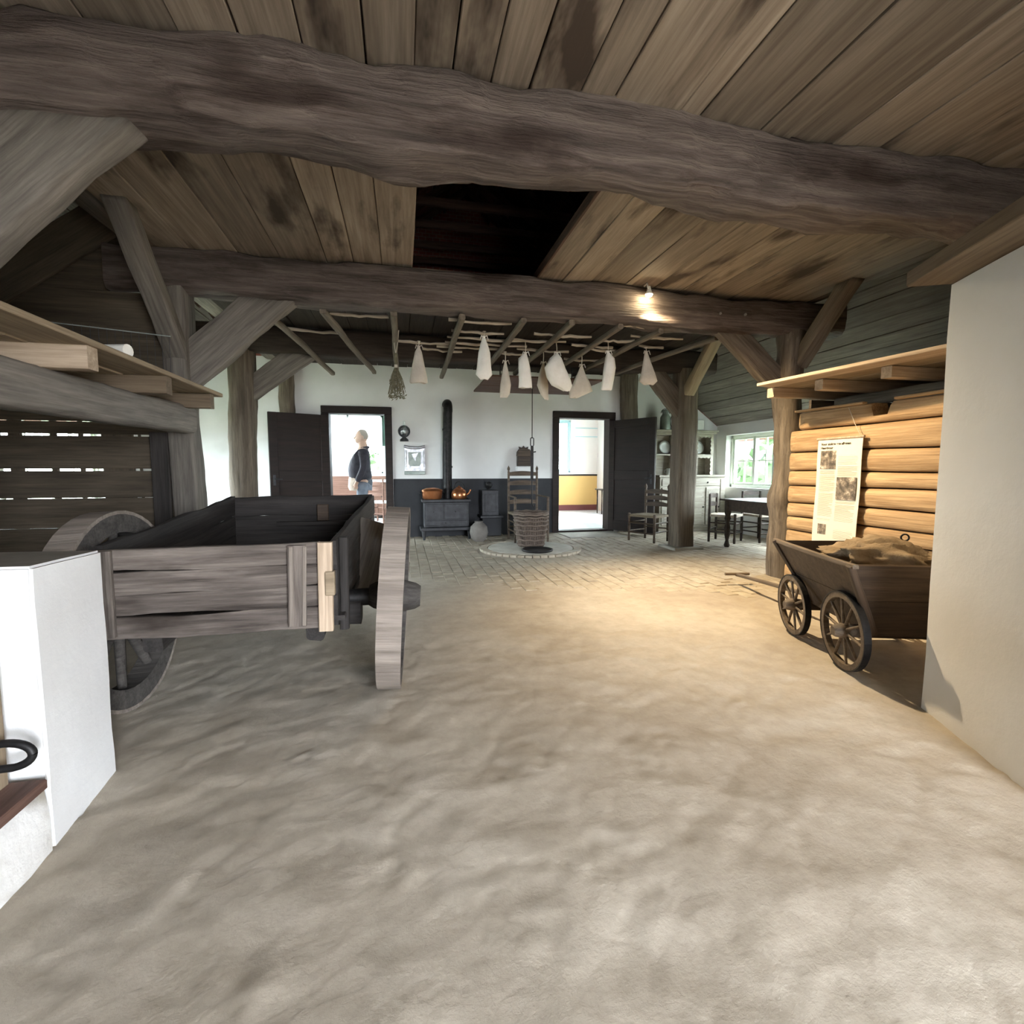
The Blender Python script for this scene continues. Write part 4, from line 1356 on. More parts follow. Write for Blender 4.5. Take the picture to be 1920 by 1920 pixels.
# ================================================================== BANNER
BX = 3.715
t = thing('banner', (BX, 3.62, .48), 0, 'cream printed banner with title and two photographs hanging on the log wall', 'banner')
y0, y1, zb0, zb1 = 3.845, 3.395, .46, 1.388
nbk = 10
mb = MB()
vs = []
for i in range(nbk + 1):
    z = zb0 + (zb1 - zb0) * i / nbk
    off = -.02 * (1 - i / nbk) - .004 * math.sin(i * .9)
    vs += [(BX + off, y0, z), (BX + off, y1, z), (BX + off + .003, y0, z), (BX + off + .003, y1, z)]
fs = []
for i in range(nbk):
    a, b = i * 4, i * 4 + 4
    fs += [(a, b, b + 1, a + 1), (a + 2, a + 3, b + 3, b + 2), (a, a + 2, b + 2, b), (a + 1, b + 1, b + 3, a + 3)]
mb.add(vs, fs, False)
mb.build('canvas', M['paper'], t, I4)
MB().tube([(BX - .001, y0 + .012, zb1 + .004), (BX - .001, y1 - .012, zb1 + .004)], .011, 10).build('top_rod', M['pale'], t, I4)
MB().tube([(BX, y1 + .02, zb1), (BX + .005, y1 + .09, 1.50), (BX + .015, y1 + .17, 1.645)], .0022, 5).build('cord', M['string'], t, I4)


def bxoff(z):
    i = (z - zb0) / (zb1 - zb0)
    return BX - .02 * (1 - i) - .0035


M['print'] = None


def print_mat(name, seed):
    m, nt, b = newmat(name)
    c = coords(nt, (1, 1, 1), False)
    mp = nt.nodes.new('ShaderNodeMapping')
    mp.inputs['Location'].default_value = (seed, seed * 2, 0)
    nt.links.new(c, mp.inputs[0])
    n1 = N(nt, 'ShaderNodeTexNoise', Scale=16.0, Detail=5.0, Roughness=.6)
    nt.links.new(mp.outputs[0], n1.inputs['Vector'])
    r = ramp(nt, [(.40, (.06, .05, .04)), (.55, (.20, .165, .13)), (.68, (.68, .60, .50))])
    nt.links.new(n1.outputs[0], r.inputs[0])
    nt.links.new(r.outputs[0], b.inputs['Base Color'])
    b.inputs['Roughness'].default_value = .8
    return m


def bpt(u, v):
    """banner-local: u 0..1 from the title side to the right, v 0..1 from top"""
    z = zb1 + (zb0 - zb1) * v
    return (bxoff(z), y0 + (y1 - y0) * u, z)


for k, (u0, u1, v0, v1) in enumerate(((.09, .45, .11, .285), (.50, .93, .36, .57), (.13, .33, .815, .915))):
    a, b_, c, d = bpt(u0, v1), bpt(u1, v1), bpt(u1, v0), bpt(u0, v0)
    e = V((-.0012, 0, 0))
    q = [V(p) for p in (a, b_, c, d)]
    MB().add(q + [p + e for p in q], [(0, 1, 2, 3), (7, 6, 5, 4), (0, 4, 5, 1), (1, 5, 6, 2), (2, 6, 7, 3), (3, 7, 4, 0)]).build('photo', print_mat('photo_print_%d' % k, 1.7 + 3.1 * k), t, I4)
lines = MB()
rl = random.Random(5)


def para(u0, u1, v0, v1, step=.0135):
    v = v0
    while v < v1:
        e = u1 - (rl.uniform(.05, .3) * (u1 - u0) if rl.random() < .14 else rl.uniform(0, .02))
        a, b_ = V(bpt(u0, v)), V(bpt(e, v + .004))
        lines.add([a, V((a.x, b_.y, a.z)), V((a.x, b_.y, a.z - .0032)), V((a.x, a.y, a.z - .0032))], [(0, 1, 2, 3)])
        v += step


for p in ((.50, .93, .115, .245), (.50, .93, .262, .345), (.09, .45, .30, .33), (.09, .45, .345, .50), (.09, .45, .515, .74), (.50, .93, .585, .605), (.50, .93, .62, .78), (.50, .93, .80, .945), (.09, .42, .765, .785)): para(*p)
lines.build('text_lines', M['inkgrey'], t, I4)


def text_part(body, size, u, v, mat, parent):
    cu = bpy.data.curves.new('title_text', 'FONT')
    cu.body = body
    cu.size = size
    cu.extrude = .0006
    cu.offset = .0008
    tmp = bpy.data.objects.new('tmp_text', cu)
    scene.collection.objects.link(tmp)
    dg = bpy.context.evaluated_depsgraph_get()
    me = bpy.data.meshes.new_from_object(tmp.evaluated_get(dg))
    bpy.data.objects.remove(tmp)
    me.name = 'title_text'
    me.materials.clear()
    me.materials.append(mat)
    R = Matrix(((0, 0, -1, 0), (-1, 0, 0, 0), (0, 1, 0, 0), (0, 0, 0, 1)))
    p = bpt(u, v)
    return inst('title_text', me, parent, Matrix.Translation((p[0] - .001, p[1], p[2])) @ R)


text_part('Voor stoken een alleman', .030, .08, .058, M['ink'], t)
text_part('Haardvuur', .030, .08, .094, M['ink'], t)

# ================================================================== HEARTH AND KITCHEN WALL
HC = V((1.76, 6.74, 0))
t = thing('hearth_disc', HC, 0, 'round raised stone hearth with a brick edge in the kitchen floor', 'hearth')
MB().lathe([(.60, -.02), (.60, .020), (.595, .024), (.0, .026)], 48).child('slab', M['stone'], t)
for k in range(44):
    a = 2 * math.pi * k / 44
    MB().cbox(-.055, .055, -.045, .045, -.03, .022 + .004 * math.sin(k * 5), .006).build('edge_brick', M['paver'], t, MW[t.name] @ Matrix.Rotation(a, 4, 'Z') @ Matrix.Translation((.66, 0, 0)) @ Matrix.Rotation(math.pi * 0, 4, 'Z'))
o = MB().lathe([(.17, .0), (.205, .010), (.21, .03), (.195, .036), (.17, .022), (.0, .02)], 28).build('iron_pan', M['iron'], None, TR((1.76, 6.36, .026)))
tag(o, 'shallow round black iron pan on the hearth in front of the wicker basket', 'pan')
# wicker basket
t = thing('wicker_basket', (1.80, 6.86, .026), 0, 'tall brown wicker basket standing on the hearth before the ladder-back armchair', 'basket')
MB().lathe([(.17, 0), (.195, .15), (.215, .30), (.225, .42)], 30).child('woven_wall', M['wicker'], t)
for k in range(40):
    a = 2 * math.pi * k / 40
    c, s = math.cos(a), math.sin(a)
    MB().tube([(.178 * c, .178 * s, .0), (.205 * c, .205 * s, .15), (.225 * c, .225 * s, .30), (.236 * c, .236 * s, .43)], .016, 6, flat=.5).child('stave', M['wicker'], t)
for z, r in ((.03, .192), (.10, .204), (.17, .216), (.24, .228), (.31, .238), (.37, .243), (.42, .248), (.46, .248), (.485, .245)):
    MB().tube([(r * math.cos(w), r * math.sin(w), z + .006 * math.sin(w * 9)) for w in [2 * math.pi * j / 40 for j in range(41)]], .014, 6, cap=False).child('band', M['wicker'], t)

# spark board and pot hook over the hearth
t = thing('spark_board', (1.8, 6.75, 2.25), 0, 'dark brown wooden spark board hanging flat above the hearth', 'spark board')
a, b, c = PZ(888, 735, 2.25), PZ(1068, 742, 2.25), PZ(922, 706, 2.25)
for k in range(4):
    f0, f1 = c.y + (a.y - c.y) * k / 4, c.y + (a.y - c.y) * (k + 1) / 4
    board('board', (a.x, (f0 + f1) / 2, 2.262), (b.x, (f0 + f1) / 2, 2.262), f1 - f0 - .006, .022, M['redtrough'], parent=t)
for x in (a.x + .2, b.x - .33): board('cleat', (x, c.y, 2.288), (x, a.y, 2.288), .06, .03, M['furn'], parent=t)
for x in (a.x + .2, b.x - .33):
    for y, zh in ((c.y + .26, 2.47), (a.y - .2, 2.772)): MB().tube([(x, y, 2.30), (x, y, zh)], .008, 6).build('hanger', M['iron'], t, I4)
rp = PY(998, 742, 6.62)
t = thing('pot_hook', (rp.x, 6.62, .62), 0, 'long black iron pot hook hanging from the spark board over the hearth', 'pot hook')
zz = lambda v: PY(998, v, 6.62).z - .62
MB().tube([(0, 0, 2.251 - .62), (0, 0, zz(822))], .006, 6).child('rod', M['iron'], t)
MB().tube([(-.022, 0, zz(822)), (-.022, 0, zz(835)), (.0, 0, zz(837)), (.022, 0, zz(835)), (.022, 0, zz(822)), (0, 0, zz(820)), (-.022, 0, zz(822))], .007, 6).child('loop', M['iron'], t)
MB().cbox(-.02, .02, -.006, .006, zz(900), zz(836), .002).child('ratchet', M['iron'], t)
MB().tube([(.0, -.01, zz(848)), (.05, -.01, zz(847))], .009, 6).child('pin', M['iron'], t)
MB().tube([(0, 0, zz(900)), (0, 0, zz(945)), (.02, 0, zz(951)), (.045, 0, zz(946))], .009, 6).child('hook', M['iron'], t)

# stove with pipe
t = thing('cooking_stove', (.69, 8.1, 0), 0, 'low black cast-iron cooking stove with a tall pipe against the tarred dado', 'stove')
MB().cbox(-.39, .39, -.20, .22, .60, .645, .008).child('top_plate', M['castiron'], t)
MB().cbox(-.36, .36, -.17, .2, .20, .60, .01).child('body', M['castiron'], t)
MB().cbox(-.42, .42, -.24, .22, .15, .20, .008).child('base_ledge', M['castiron'], t)
for (x0, x1, z0, z1) in ((-.33, -.05, .33, .57), (-.02, .33, .33, .57), (-.33, .33, .23, .31)):
    d_ = MB().cbox(x0, x1, -.186, -.168, z0, z1, .005).child('door', M['castiron'], t)
    MB().tube([((x0 + x1) / 2 - .02, -.185, (z0 + z1) / 2), ((x0 + x1) / 2 - .02, -.215, (z0 + z1) / 2)], .011, 8).build('knob', M['iron'], d_, MW[t.name])
for sx in (-.36, .36):
    for sy in (-.18, .16): MB().lathe([(.018, 0), (.022, .03), (.03, .1), (.035, .16)], 10, Matrix.Translation((sx, sy, 0))).child('leg', M['castiron'], t)
zp = PY(840, 756, 8.22).z
pp = [(.035, .08, .64), (.04, .08, 1.3), (.055, .08, zp - .16)]
for k in range(7):
    a = math.pi / 2 * k / 6
    pp.append((.06, .08 + .13 * (1 - math.cos(a)), zp - .13 + .13 * math.sin(a)))
pp.append((.06, .295, zp))
MB().tube(pp, .075, 18).child('stove_pipe', M['iron'], t)
for z in (1.15, 1.75): MB().tube([(.045, .08, z), (.046, .08, z + .03)], .079, 18).child('pipe_collar', M['iron'], t)
# copper ware
t = thing('copper_pan', (.47, 8.02, .647), .1, 'wide oval copper pan standing on the cast-iron stove', 'pan')
MB().lathe([(.13, 0), (.155, .02), (.165, .12), (.17, .13)], 24, Matrix.Scale(.8, 4, (0, 1, 0))).child('body', M['copper'], t)
MB().lathe([(.172, .13), (.165, .15), (.10, .175), (.02, .185), (.0, .186)], 24, Matrix.Scale(.8, 4, (0, 1, 0))).child('lid', M['copper'], t)
for s in (-1, 1): MB().tube([(s * .165, -.03, .09), (s * .20, -.02, .1), (s * .20, .02, .1), (s * .165, .03, .09)], .008, 6).child('handle', M['iron'], t)
t = thing('copper_kettle', (.90, 8.02, .647), -.3, 'round copper kettle with an arched handle on the cast-iron stove', 'kettle')
MB().lathe([(.10, 0), (.125, .02), (.13, .07), (.11, .13), (.07, .165), (.05, .17)], 24).child('body', M['copper'], t)
MB().lathe([(.055, .17), (.05, .185), (.015, .195), (.014, .21), (.0, .214)], 18).child('lid', M['copper'], t)
MB().tube([(.11, 0, .06), (.16, 0, .09), (.19, 0, .15)], [.022, .016, .012], 10).child('spout', M['copper'], t)
MB().tube([(.09 * math.cos(w), 0, .15 + .13 * math.sin(w)) for w in [math.pi * j / 14 for j in range(15)]], .008, 8).child('handle', M['iron'], t)
# small iron stove beside it
t = thing('iron_box_stove', (1.42, 8.2, 0), 0, 'small dark upright iron stove with a ball knob beside the cooking stove', 'stove')
MB().cbox(-.14, .14, -.14, .15, .36, .78, .008).child('body', M['castiron'], t)
MB().cbox(-.17, .22, -.17, .16, .32, .36, .006).child('ledge', M['castiron'], t)
MB().cbox(-.13, .19, -.12, .15, .02, .32, .006).child('base', M['dado'], t)
MB().lathe([(.018, .78), (.02, .80), (.05, .83), (.06, .87), (.045, .91), (.0, .925)], 16).child('knob', M['iron'], t)
MB().cbox(-.09, .09, -.15, -.138, .42, .72, .004).child('door', M['castiron'], t)
o = MB().lathe([(.07, 0), (.12, .05), (.145, .14), (.13, .23), (.08, .285), (.06, .30), (.07, .315), (.055, .32), (.0, .30)], 24).build('earthenware_pot', M['pot'], None, TR((1.16, 7.62, 0)))
tag(o, 'round grey earthenware pot on the floor before the stoves', 'pot')

# things on the wall
p = PY(758, 828, 8.4)
t = thing('oil_lamp', (p.x, YB - .012, p.z), 0, 'small wall oil lamp with a round tin reflector beside the left-hand door', 'oil lamp')
zt_ = PY(758, 809, 8.4).z - p.z
MB().tube([(.085 * math.cos(w), -.01, zt_ + .085 * math.sin(w)) for w in [2 * math.pi * j / 28 for j in range(29)]], .014, 8, cap=False).child('reflector_rim', M['castiron'], t)
MB().lathe([(.08, 0), (.078, .006), (.0, .012)], 24, Matrix.Translation((0, 0, zt_)) @ Matrix.Rotation(math.pi / 2, 4, 'X')).child('reflector', M['tin'], t)
MB().lathe([(.07, 0), (.065, .03), (.03, .06), (.022, .10), (.028, .12)], 16, Matrix.Translation((0, -.075, 0))).child('oil_font', M['castiron'], t)
MB().lathe([(.022, .12), (.032, .16), (.026, .22), (.016, .33)], 12, Matrix.Translation((0, -.075, 0))).child('glass_chimney', M['glass'], t)
p = PY(778, 890, 8.4)
t = thing('tin_wall_plaque', (p.x, YB - .002, p.z), 0, 'embossed tin wall plaque with rolled top hanging above the tarred dado', 'plaque')
hw, hh = .165, .50
MB().cbox(-hw, hw, -.014, 0, 0, hh - .04, .005).child('plate', M['tin'], t)
MB().tube([(-hw - .005, -.025, hh - .035), (-.06, -.028, hh - .06), (.06, -.028, hh - .06), (hw + .005, -.025, hh - .035)], .024, 10).child('rolled_top', M['tin'], t)
for s in (-1, 1): MB().tube([(s * (hw - .025), -.02, .12), (s * (hw - .025), -.02, hh - .10)], .014, 8).child('side_moulding', M['tin'], t)
MB().cbox(-hw - .005, hw + .005, -.03, -.0, -.0, .06, .006).child('bottom_tray', M['zinc'], t)
MB().prism([(-.10, .14), (.10, .14), (.10, hh - .13), (-.10, hh - .13)], -.018, -.013).child('relief_field', M['zinc'], t)
MB().prism([(-.05, .34), (.06, .36), (.02, .28), (.015, .22), (-.02, .27)], -.026, -.017).child('relief_figure', M['tin'], t)
MB().lathe([(.0, .0), (.045, .004), (.05, .012)], 20, Matrix.Translation((hw - .04, -.015, .13)) @ Matrix.Rotation(math.pi / 2, 4, 'X')).child('boss', M['tin'], t)
MB().lathe([(.0, .0), (.032, .004), (.035, .012)], 20, Matrix.Translation((-hw + .05, -.015, .14)) @ Matrix.Rotation(math.pi / 2, 4, 'X')).child('boss', M['tin'], t)
p = PY(981, 874, 8.4)
t = thing('salt_box', (p.x, YB - .06, p.z), 0, 'brown wooden salt box with shaped top hanging above the armchair', 'box')
MB().cbox(-.12, .12, -.06, .055, 0, .17, .006).child('body', M['furn'], t)
MB().prism([(-.125, .17), (.125, .17), (.12, .24), (.085, .29), (.0, .30), (-.085, .29), (-.12, .24)], -.05, .055).child('sloping_lid', M['chair'], t)
MB().prism([(-.075, .29), (-.085, .335), (-.03, .315), (0, .35), (.03, .315), (.085, .335), (.075, .29)], .03, .055).child('crest', M['furn'], t)
o = MB().cbox(p.x - .14, p.x + .15, YB - .13, YB - .002, p.z - .10, p.z - .012, .008).build('wall_bracket', M['plaster'])
tag(o, 'white plastered ledge under the wooden salt box', 'ledge')


# ---- ladder-back chairs
def ladder_chair(loc, rz, label, w=.46, d=.42, sh=.44, bh=1.08, slats=4, arms=False, seat='rush', frame_m='chair', group=None, finial=True):
    t = thing('ladder_back_chair', loc, rz, label, 'chair', group)
    fm = M[frame_m]
    for s in (-1, 1):
        x = s * w / 2
        MB().lathe([(.017, 0), (.02, .05), (.016, .1), (.022, sh * .5), (.017, sh * .75), (.021, sh), (.018, sh + (.23 if arms else .02))], 10, Matrix.Translation((x, -d / 2, 0))).child('front_leg', fm, t)
        xb = x * .9
        prof = [(.018, 0), (.021, .2), (.02, sh), (.019, bh * .8), (.018, bh - .06)]
        if finial: prof += [(.012, bh - .05), (.022, bh - .025), (.02, bh), (.008, bh + .02), (.002, bh + .035)]
        MB().lathe(prof, 10, Matrix.Translation((xb, d / 2, 0))).child('back_post', fm, t)
        for z in (.16, .30): MB().tube([(x, -d / 2, z), (xb, d / 2, z)], .011, 8).child('stretcher', fm, t)
        if arms: MB().tube([(x, -d / 2 - .02, sh + .235), (xb, d / 2, sh + .25)], .02, 8, flat=.6).child('arm', fm, t)
    for z in (.14, .29):
        MB().tube([(-w / 2, -d / 2, z), (w / 2, -d / 2, z)], .012, 8).child('stretcher', fm, t)
    MB().tube([(-w / 2 * .9, d / 2, .2), (w / 2 * .9, d / 2, .2)], .011, 8).child('stretcher', fm, t)
    ws = w / 2 + .015
    n = 10
    vs, fs = [], []
    for a in range(n + 1):
        for b in range(n + 1):
            u, v = a / n * 2 - 1, b / n * 2 - 1
            dip = -.018 * (1 - max(abs(u), abs(v)))
            vs.append((u * ws * (1 - .05 * (v + 1)), v * (d / 2 + .015), sh + dip))
    k = n + 1
    for a in range(n):
        for b in range(n): fs.append((a * k + b, (a + 1) * k + b, (a + 1) * k + b + 1, a * k + b + 1))
    m0 = len(vs)
    vs += [(p[0], p[1], sh - .035) for p in vs]
    fs += [tuple(i + m0 for i in reversed(f)) for f in fs]
    edge = [a * k for a in range(n + 1)] + [n * k + b for b in range(1, n + 1)] + [a * k + n for a in range(n - 1, -1, -1)] + [b for b in range(n - 1, 0, -1)]
    for i, j in zip(edge, edge[1:] + edge[:1]): fs.append((i, i + m0, j + m0, j))
    MB().add(vs, fs, False).child('seat', M[seat], t)
    for q in range(slats):
        z = sh + .14 + q * (bh - sh - .24) / max(1, slats - 1)
        mb = MB()
        vs, fs = [], []
        nn = 10
        for i in range(nn + 1):
            u = i / nn * 2 - 1
            x = u * w / 2 * .88
            y = d / 2 + .035 * (1 - u * u)
            h = .028 + .022 * (1 - u * u)
            vs += [(x, y - .006, z - .025), (x, y + .006, z - .025), (x, y + .006, z + h), (x, y - .006, z + h)]
        for i in range(nn):
            for j in range(4): fs.append((i * 4 + j, i * 4 + (j + 1) % 4, i * 4 + 4 + (j + 1) % 4, i * 4 + 4 + j))
        fs += [(0, 1, 2, 3), (nn * 4 + 3, nn * 4 + 2, nn * 4 + 1, nn * 4)]
        mb.add(vs, fs, False).child('slat', fm, t)
    return t


ladder_chair((1.88, 7.40, .026), math.radians(4), 'tall ladder-back armchair with turned posts behind the wicker basket', w=.52, d=.44, arms=True, bh=1.12, slats=4)
ladder_chair((3.78, 7.10, 0), math.radians(-62), 'low ladder-back chair with rush seat in front of the open right-hand door', w=.46, d=.40, sh=.42, bh=.86, slats=3, frame_m='chair')
ladder_chair((4.92, 6.80, 0), math.radians(40), 'dark chair with pale seat at the corner of the dark table', w=.42, d=.38, sh=.43, bh=.80, slats=2, frame_m='furn', seat='stick', finial=False)
ladder_chair((5.48, 6.72, 0), math.radians(8), 'dark chair standing behind the dark table under the window', w=.40, d=.38, sh=.43, bh=.84, slats=2, frame_m='furn', seat='stick', finial=False)

# ---- table by the window
t = thing('dining_table', (5.0, 5.78, 0), 0, 'dark wooden table with turned legs under the kitchen window', 'table')
MB().cbox(-.50, .50, -.60, .60, .675, .70, .006).child('table_top', M['furnshiny'] if 'furnshiny' in M else M['furn'], t)
for nm, (x0, x1, y0_, y1_) in (('apron', (-.42, .42, -.52, -.49)), ('apron', (-.42, .42, .49, .52)), ('apron', (-.44, -.41, -.5, .5)), ('apron', (.41, .44, -.5, .5))):
    MB().cbox(x0, x1, y0_, y1_, .53, .675, .004).child(nm, M['furn'], t)
for sx in (-.42, .42):
    for sy in (-.5, .5):
        MB().lathe([(.03, 0), (.042, .03), (.03, .07), (.022, .10), (.038, .18), (.044, .28), (.026, .36), (.046, .42), (.034, .46), (.045, .50), (.045, .675)], 14, Matrix.Translation((sx, sy, 0))).child('leg', M['furn'], t)
o = MB().lathe([(.06, 0), (.075, .008), (.12, .05), (.135, .09), (.128, .09), (.11, .05), (.06, .015), (.0, .012)], 24).build('wooden_bowl', M['log'], None, TR((4.86, 5.62, .70)))
tag(o, 'orange-brown wooden bowl on the dark table', 'bowl')

# ---- painted dresser
t = thing('dresser', (5.08, 8.15, 0), 0, 'worn grey-painted dresser with open shelves beside the kitchen window', 'dresser')
cm = M['cupboard']
x0, x1 = -.66, .64
MB().cbox(x0, x1, -.20, .24, .08, .99, .006).child('base', cm, t)
MB().cbox(x0 - .03, x1 + .03, -.235, .245, .985, 1.02, .006).child('worktop', cm, t)
MB().cbox(x0 + .01, x1 - .01, -.17, .22, 0, .085, .004).child('plinth', cm, t)
for (a, b_) in ((x0 + .04, -.23), (-.19, .21), (.25, x1 - .12)):
    dr = MB().cbox(a, b_, -.218, -.2, .13, .80, .004).child('door', cm, t)
    for (z0, z1) in ((.17, .42), (.47, .76)):
        n = 7
        poly = [(a + .04, z0), (b_ - .04, z0)] + [(b_ - .04 - .012 * (k % 2), z0 + (z1 - z0) * k / n) for k in range(1, n)] + [(b_ - .05 - (b_ - a - .1) * k / n, z1 - .015 * (k % 2)) for k in range(n + 1)] + [(a + .04 + .012 * (k % 2), z0 + (z1 - z0) * k / n) for k in range(n - 1, 0, -1)]
        MB().prism(poly, -.222, -.2175).build('door_panel', M['zincpaint'] if 'zincpaint' in M else M['cupboard'], dr, MW[t.name])
    MB().lathe([(.012, 0), (.016, .012), (.0, .022)], 10, Matrix.Translation((b_ - .02, -.218, .45)) @ Matrix.Rotation(math.pi / 2, 4, 'X')).build('knob', M['iron'], dr, MW[t.name])
for (a, b_) in ((x0 + .04, -.02), (.02, x1 - .12)):
    dw = MB().cbox(a, b_, -.218, -.2, .83, .95, .004).child('drawer', cm, t)
    MB().lathe([(.012, 0), (.016, .012), (.0, .022)], 10, Matrix.Translation(((a + b_) / 2, -.218, .89)) @ Matrix.Rotation(math.pi / 2, 4, 'X')).build('knob', M['iron'], dw, MW[t.name])
MB().cbox(x1 - .10, x1 - .005, -.213, -.2, .12, .95, .004).child('corner_pilaster', cm, t)
h1 = .50
MB().cbox(x0, h1, .225, .24, 1.02, 1.76, .003).child('hutch_back', cm, t)
for x in (x0, -.26, .12, h1 - .025): MB().cbox(x, x + .025, -.02, .225, 1.02, 1.76, .003).child('upright', cm, t)
for z in (1.37, 1.74): MB().cbox(x0 + .02, h1 - .02, -.02, .23, z, z + .025, .003).child('shelf', cm, t)
MB().cbox(x0 - .03, h1 + .04, -.06, .24, 1.765, 1.80, .008).child('cornice', cm, t)
MB().cbox(x0 - .05, h1 + .06, -.08, .245, 1.80, 1.825, .008).child('cornice', cm, t)
for (z0, z1) in ((1.02, 1.37), (1.395, 1.74)):
    MB().box(.146, h1 - .027, .19, .222, z0 + .002, z1 - .002).child('inner_back', cm, t)
    n = 9
    poly = [(.145, z1)] + [(.145 + (h1 - .17) * k / n, z1 - .03 - .018 * (k % 2)) for k in range(n + 1)] + [(h1 - .025, z1)]
    MB().prism(poly, -.028, -.018).child('scalloped_valance', cm, t)
    poly = [(h1 - .024, z0)] + [(h1 - .024 - .03 - .018 * (k % 2), z0 + (z1 - z0) * k / n) for k in range(n + 1)] + [(h1 - .024, z1)]
    MB().prism(poly, -.032, -.022).child('scalloped_stile', cm, t)
    poly = [(.146, z0)] + [(.146 + .02 + .014 * (k % 2), z0 + (z1 - z0) * k / n) for k in range(n + 1)] + [(.146, z1)]
    MB().prism(poly, -.032, -.022).child('scalloped_stile', cm, t)


def on_dresser(u, v, z, y=8.2): return PY(u, v, y).x


pl = MB().lathe([(.0, .004), (.055, .004), (.075, .014), (.115, .026), (.118, .03), (.075, .02), (.055, .01), (.0, .01)], 28)
tilt = Matrix.Rotation(math.radians(78), 4, 'X')
for u, v, lab in ((1247, 838, 'white china plate leaning on the dresser shelf beside the milk can'), (1309, 838, 'white china plate half hidden by the squared oak post')):
    xp = PY(u, v, 8.28).x
    o = MB().add(pl.v, pl.f, True).build('plate', M['china'], None, Matrix.Translation((xp, 8.31, 1.395 + .125)) @ tilt)
    tag(o, lab, 'plate')
t2 = thing('milk_can', (PY(1248, 800, 8.15).x, 8.17, 1.825), 0, 'grey-green tin milk can standing on top of the dresser', 'can')
MB().lathe([(.085, 0), (.09, .02), (.088, .22), (.06, .27), (.05, .29), (.062, .32), (.058, .325)], 22).child('body', M['zinc'], t2)
MB().lathe([(.064, .325), (.06, .345), (.02, .36), (.0, .362)], 18).child('lid', M['zinc'], t2)
MB().tube([(.085 * math.cos(w), 0, .29 + .085 * math.sin(w)) for w in [math.pi * j / 12 for j in range(13)]], .005, 6).child('handle', M['iron'], t2)
xp = PY(1256, 882, 8.04).x
t2 = thing('mug', (xp, 8.04, 1.02), -.4, 'dark mug with a pale side standing on the dresser worktop', 'mug')
MB().lathe([(.055, 0), (.06, .02), (.06, .12), (.055, .12), (.05, .02), (.0, .015)], 20).child('body', M['china'], t2)
MB().tube([(-.058, 0, .10), (-.09, 0, .085), (-.09, 0, .045), (-.058, 0, .03)], .007, 6).child('handle', M['china'], t2)
o = MB().cbox(-.07, .07, -.05, .05, 0, .19, .008).build('storage_tin', M['whitepaint'], None, TR((PY(1312, 800, 8.15).x, 8.17, 1.825), .1))
tag(o, 'white storage tin on top of the dresser behind the squared post', 'tin')
o = MB().tube([(.07 * math.cos(w), 0, .12 * math.sin(w)) for w in [2 * math.pi * j / 20 for j in range(21)]], .006, 6, cap=False).build('wire_hoop', M['iron'], None, TR((PY(1264, 790, 8.38).x, YB - .008, PY(1264, 790, 8.38).z)))
tag(o, 'thin dark wire hoop hanging on the wall above the dresser', 'hoop')

# ================================================================== DRYING RACK AND HANGING BAGS
PZ_ = 2.43
poles = [((505, 592), (625, 700)), ((605, 582), (702, 697)), ((738, 588), (741, 668)), ((868, 594), (828, 708)), ((980, 599), (915, 690)), ((1075, 605), (965, 700)), ((1165, 612), (1030, 702)), ((1240, 622), (1085, 698)), ((1345, 634), (1150, 700))]
ords = ['first', 'second', 'third', 'fourth', 'fifth', 'sixth', 'seventh', 'eighth', 'ninth']
pol = []
for i, (a, b) in enumerate(poles):
    p, q = PZ(*a, PZ_), PZ(*b, PZ_)
    p.y = max(p.y, 4.36)
    q.y = min(max(q.y, 6.7), 7.3)
    o = timber('drying_pole', p, q, .055, .05, M['pole'], rnd=.3, rough=.004, wob=.02, n=20)
    tag(o, 'rough wooden drying pole under the dark beams, %s counting from the left-hand open door' % ords[i], 'pole', 'drying poles under the beams')
    pol.append((p, q))
SZ = PZ_ + .04
sticks = [((618, 588), (728, 592)), ((540, 619), (645, 624)), ((842, 597), (960, 607)), ((846, 622), (945, 627)), ((838, 634), (1000, 642)), ((834, 643), (990, 648)), ((745, 638), (842, 646)), ((818, 652), (935, 655)), ((792, 657), (868, 657)),
          ((1000, 628), (1110, 632)), ((960, 636), (1060, 643)), ((935, 662), (985, 666)), ((968, 656), (1068, 659)), ((1070, 648), (1150, 652)), ((1165, 610), (1231, 616)), ((1130, 637), (1185, 642)), ((1180, 632), (1282, 636)), ((1100, 655), (1172, 658)), ((1195, 650), (1245, 652)), ((1060, 672), (1132, 678))]
for i, (a, b) in enumerate(sticks):
    p, q = PZ(*a, SZ), PZ(*b, SZ)
    m_ = p.lerp(q, .5)
    n = 8
    rr = random.Random(i)
    ym = (p.y + q.y) / 2
    p.y = ym + rr.uniform(-.04, .04)
    q.y = ym + rr.uniform(-.04, .04)
    pts = [p.lerp(q, k / n) + V((0, .012 * noise.noise(V((k * .5, i * 3.1, 0))), -.018 * math.sin(math.pi * k / n) * rr.uniform(0, 1) + .006)) for k in range(n + 1)]
    mb = MB()
    f = frame(pts[0], pts[-1])
    fi = f.inverted()
    mb.tube([fi @ x for x in pts], [.014 + .003 * math.sin(k + i) for k in range(n + 1)], 8)
    o = mb.build('drying_stick', M['stick'], None, f)
    tag(o, 'pale peeled stick laid across the drying poles', 'stick', 'sticks across the drying poles')


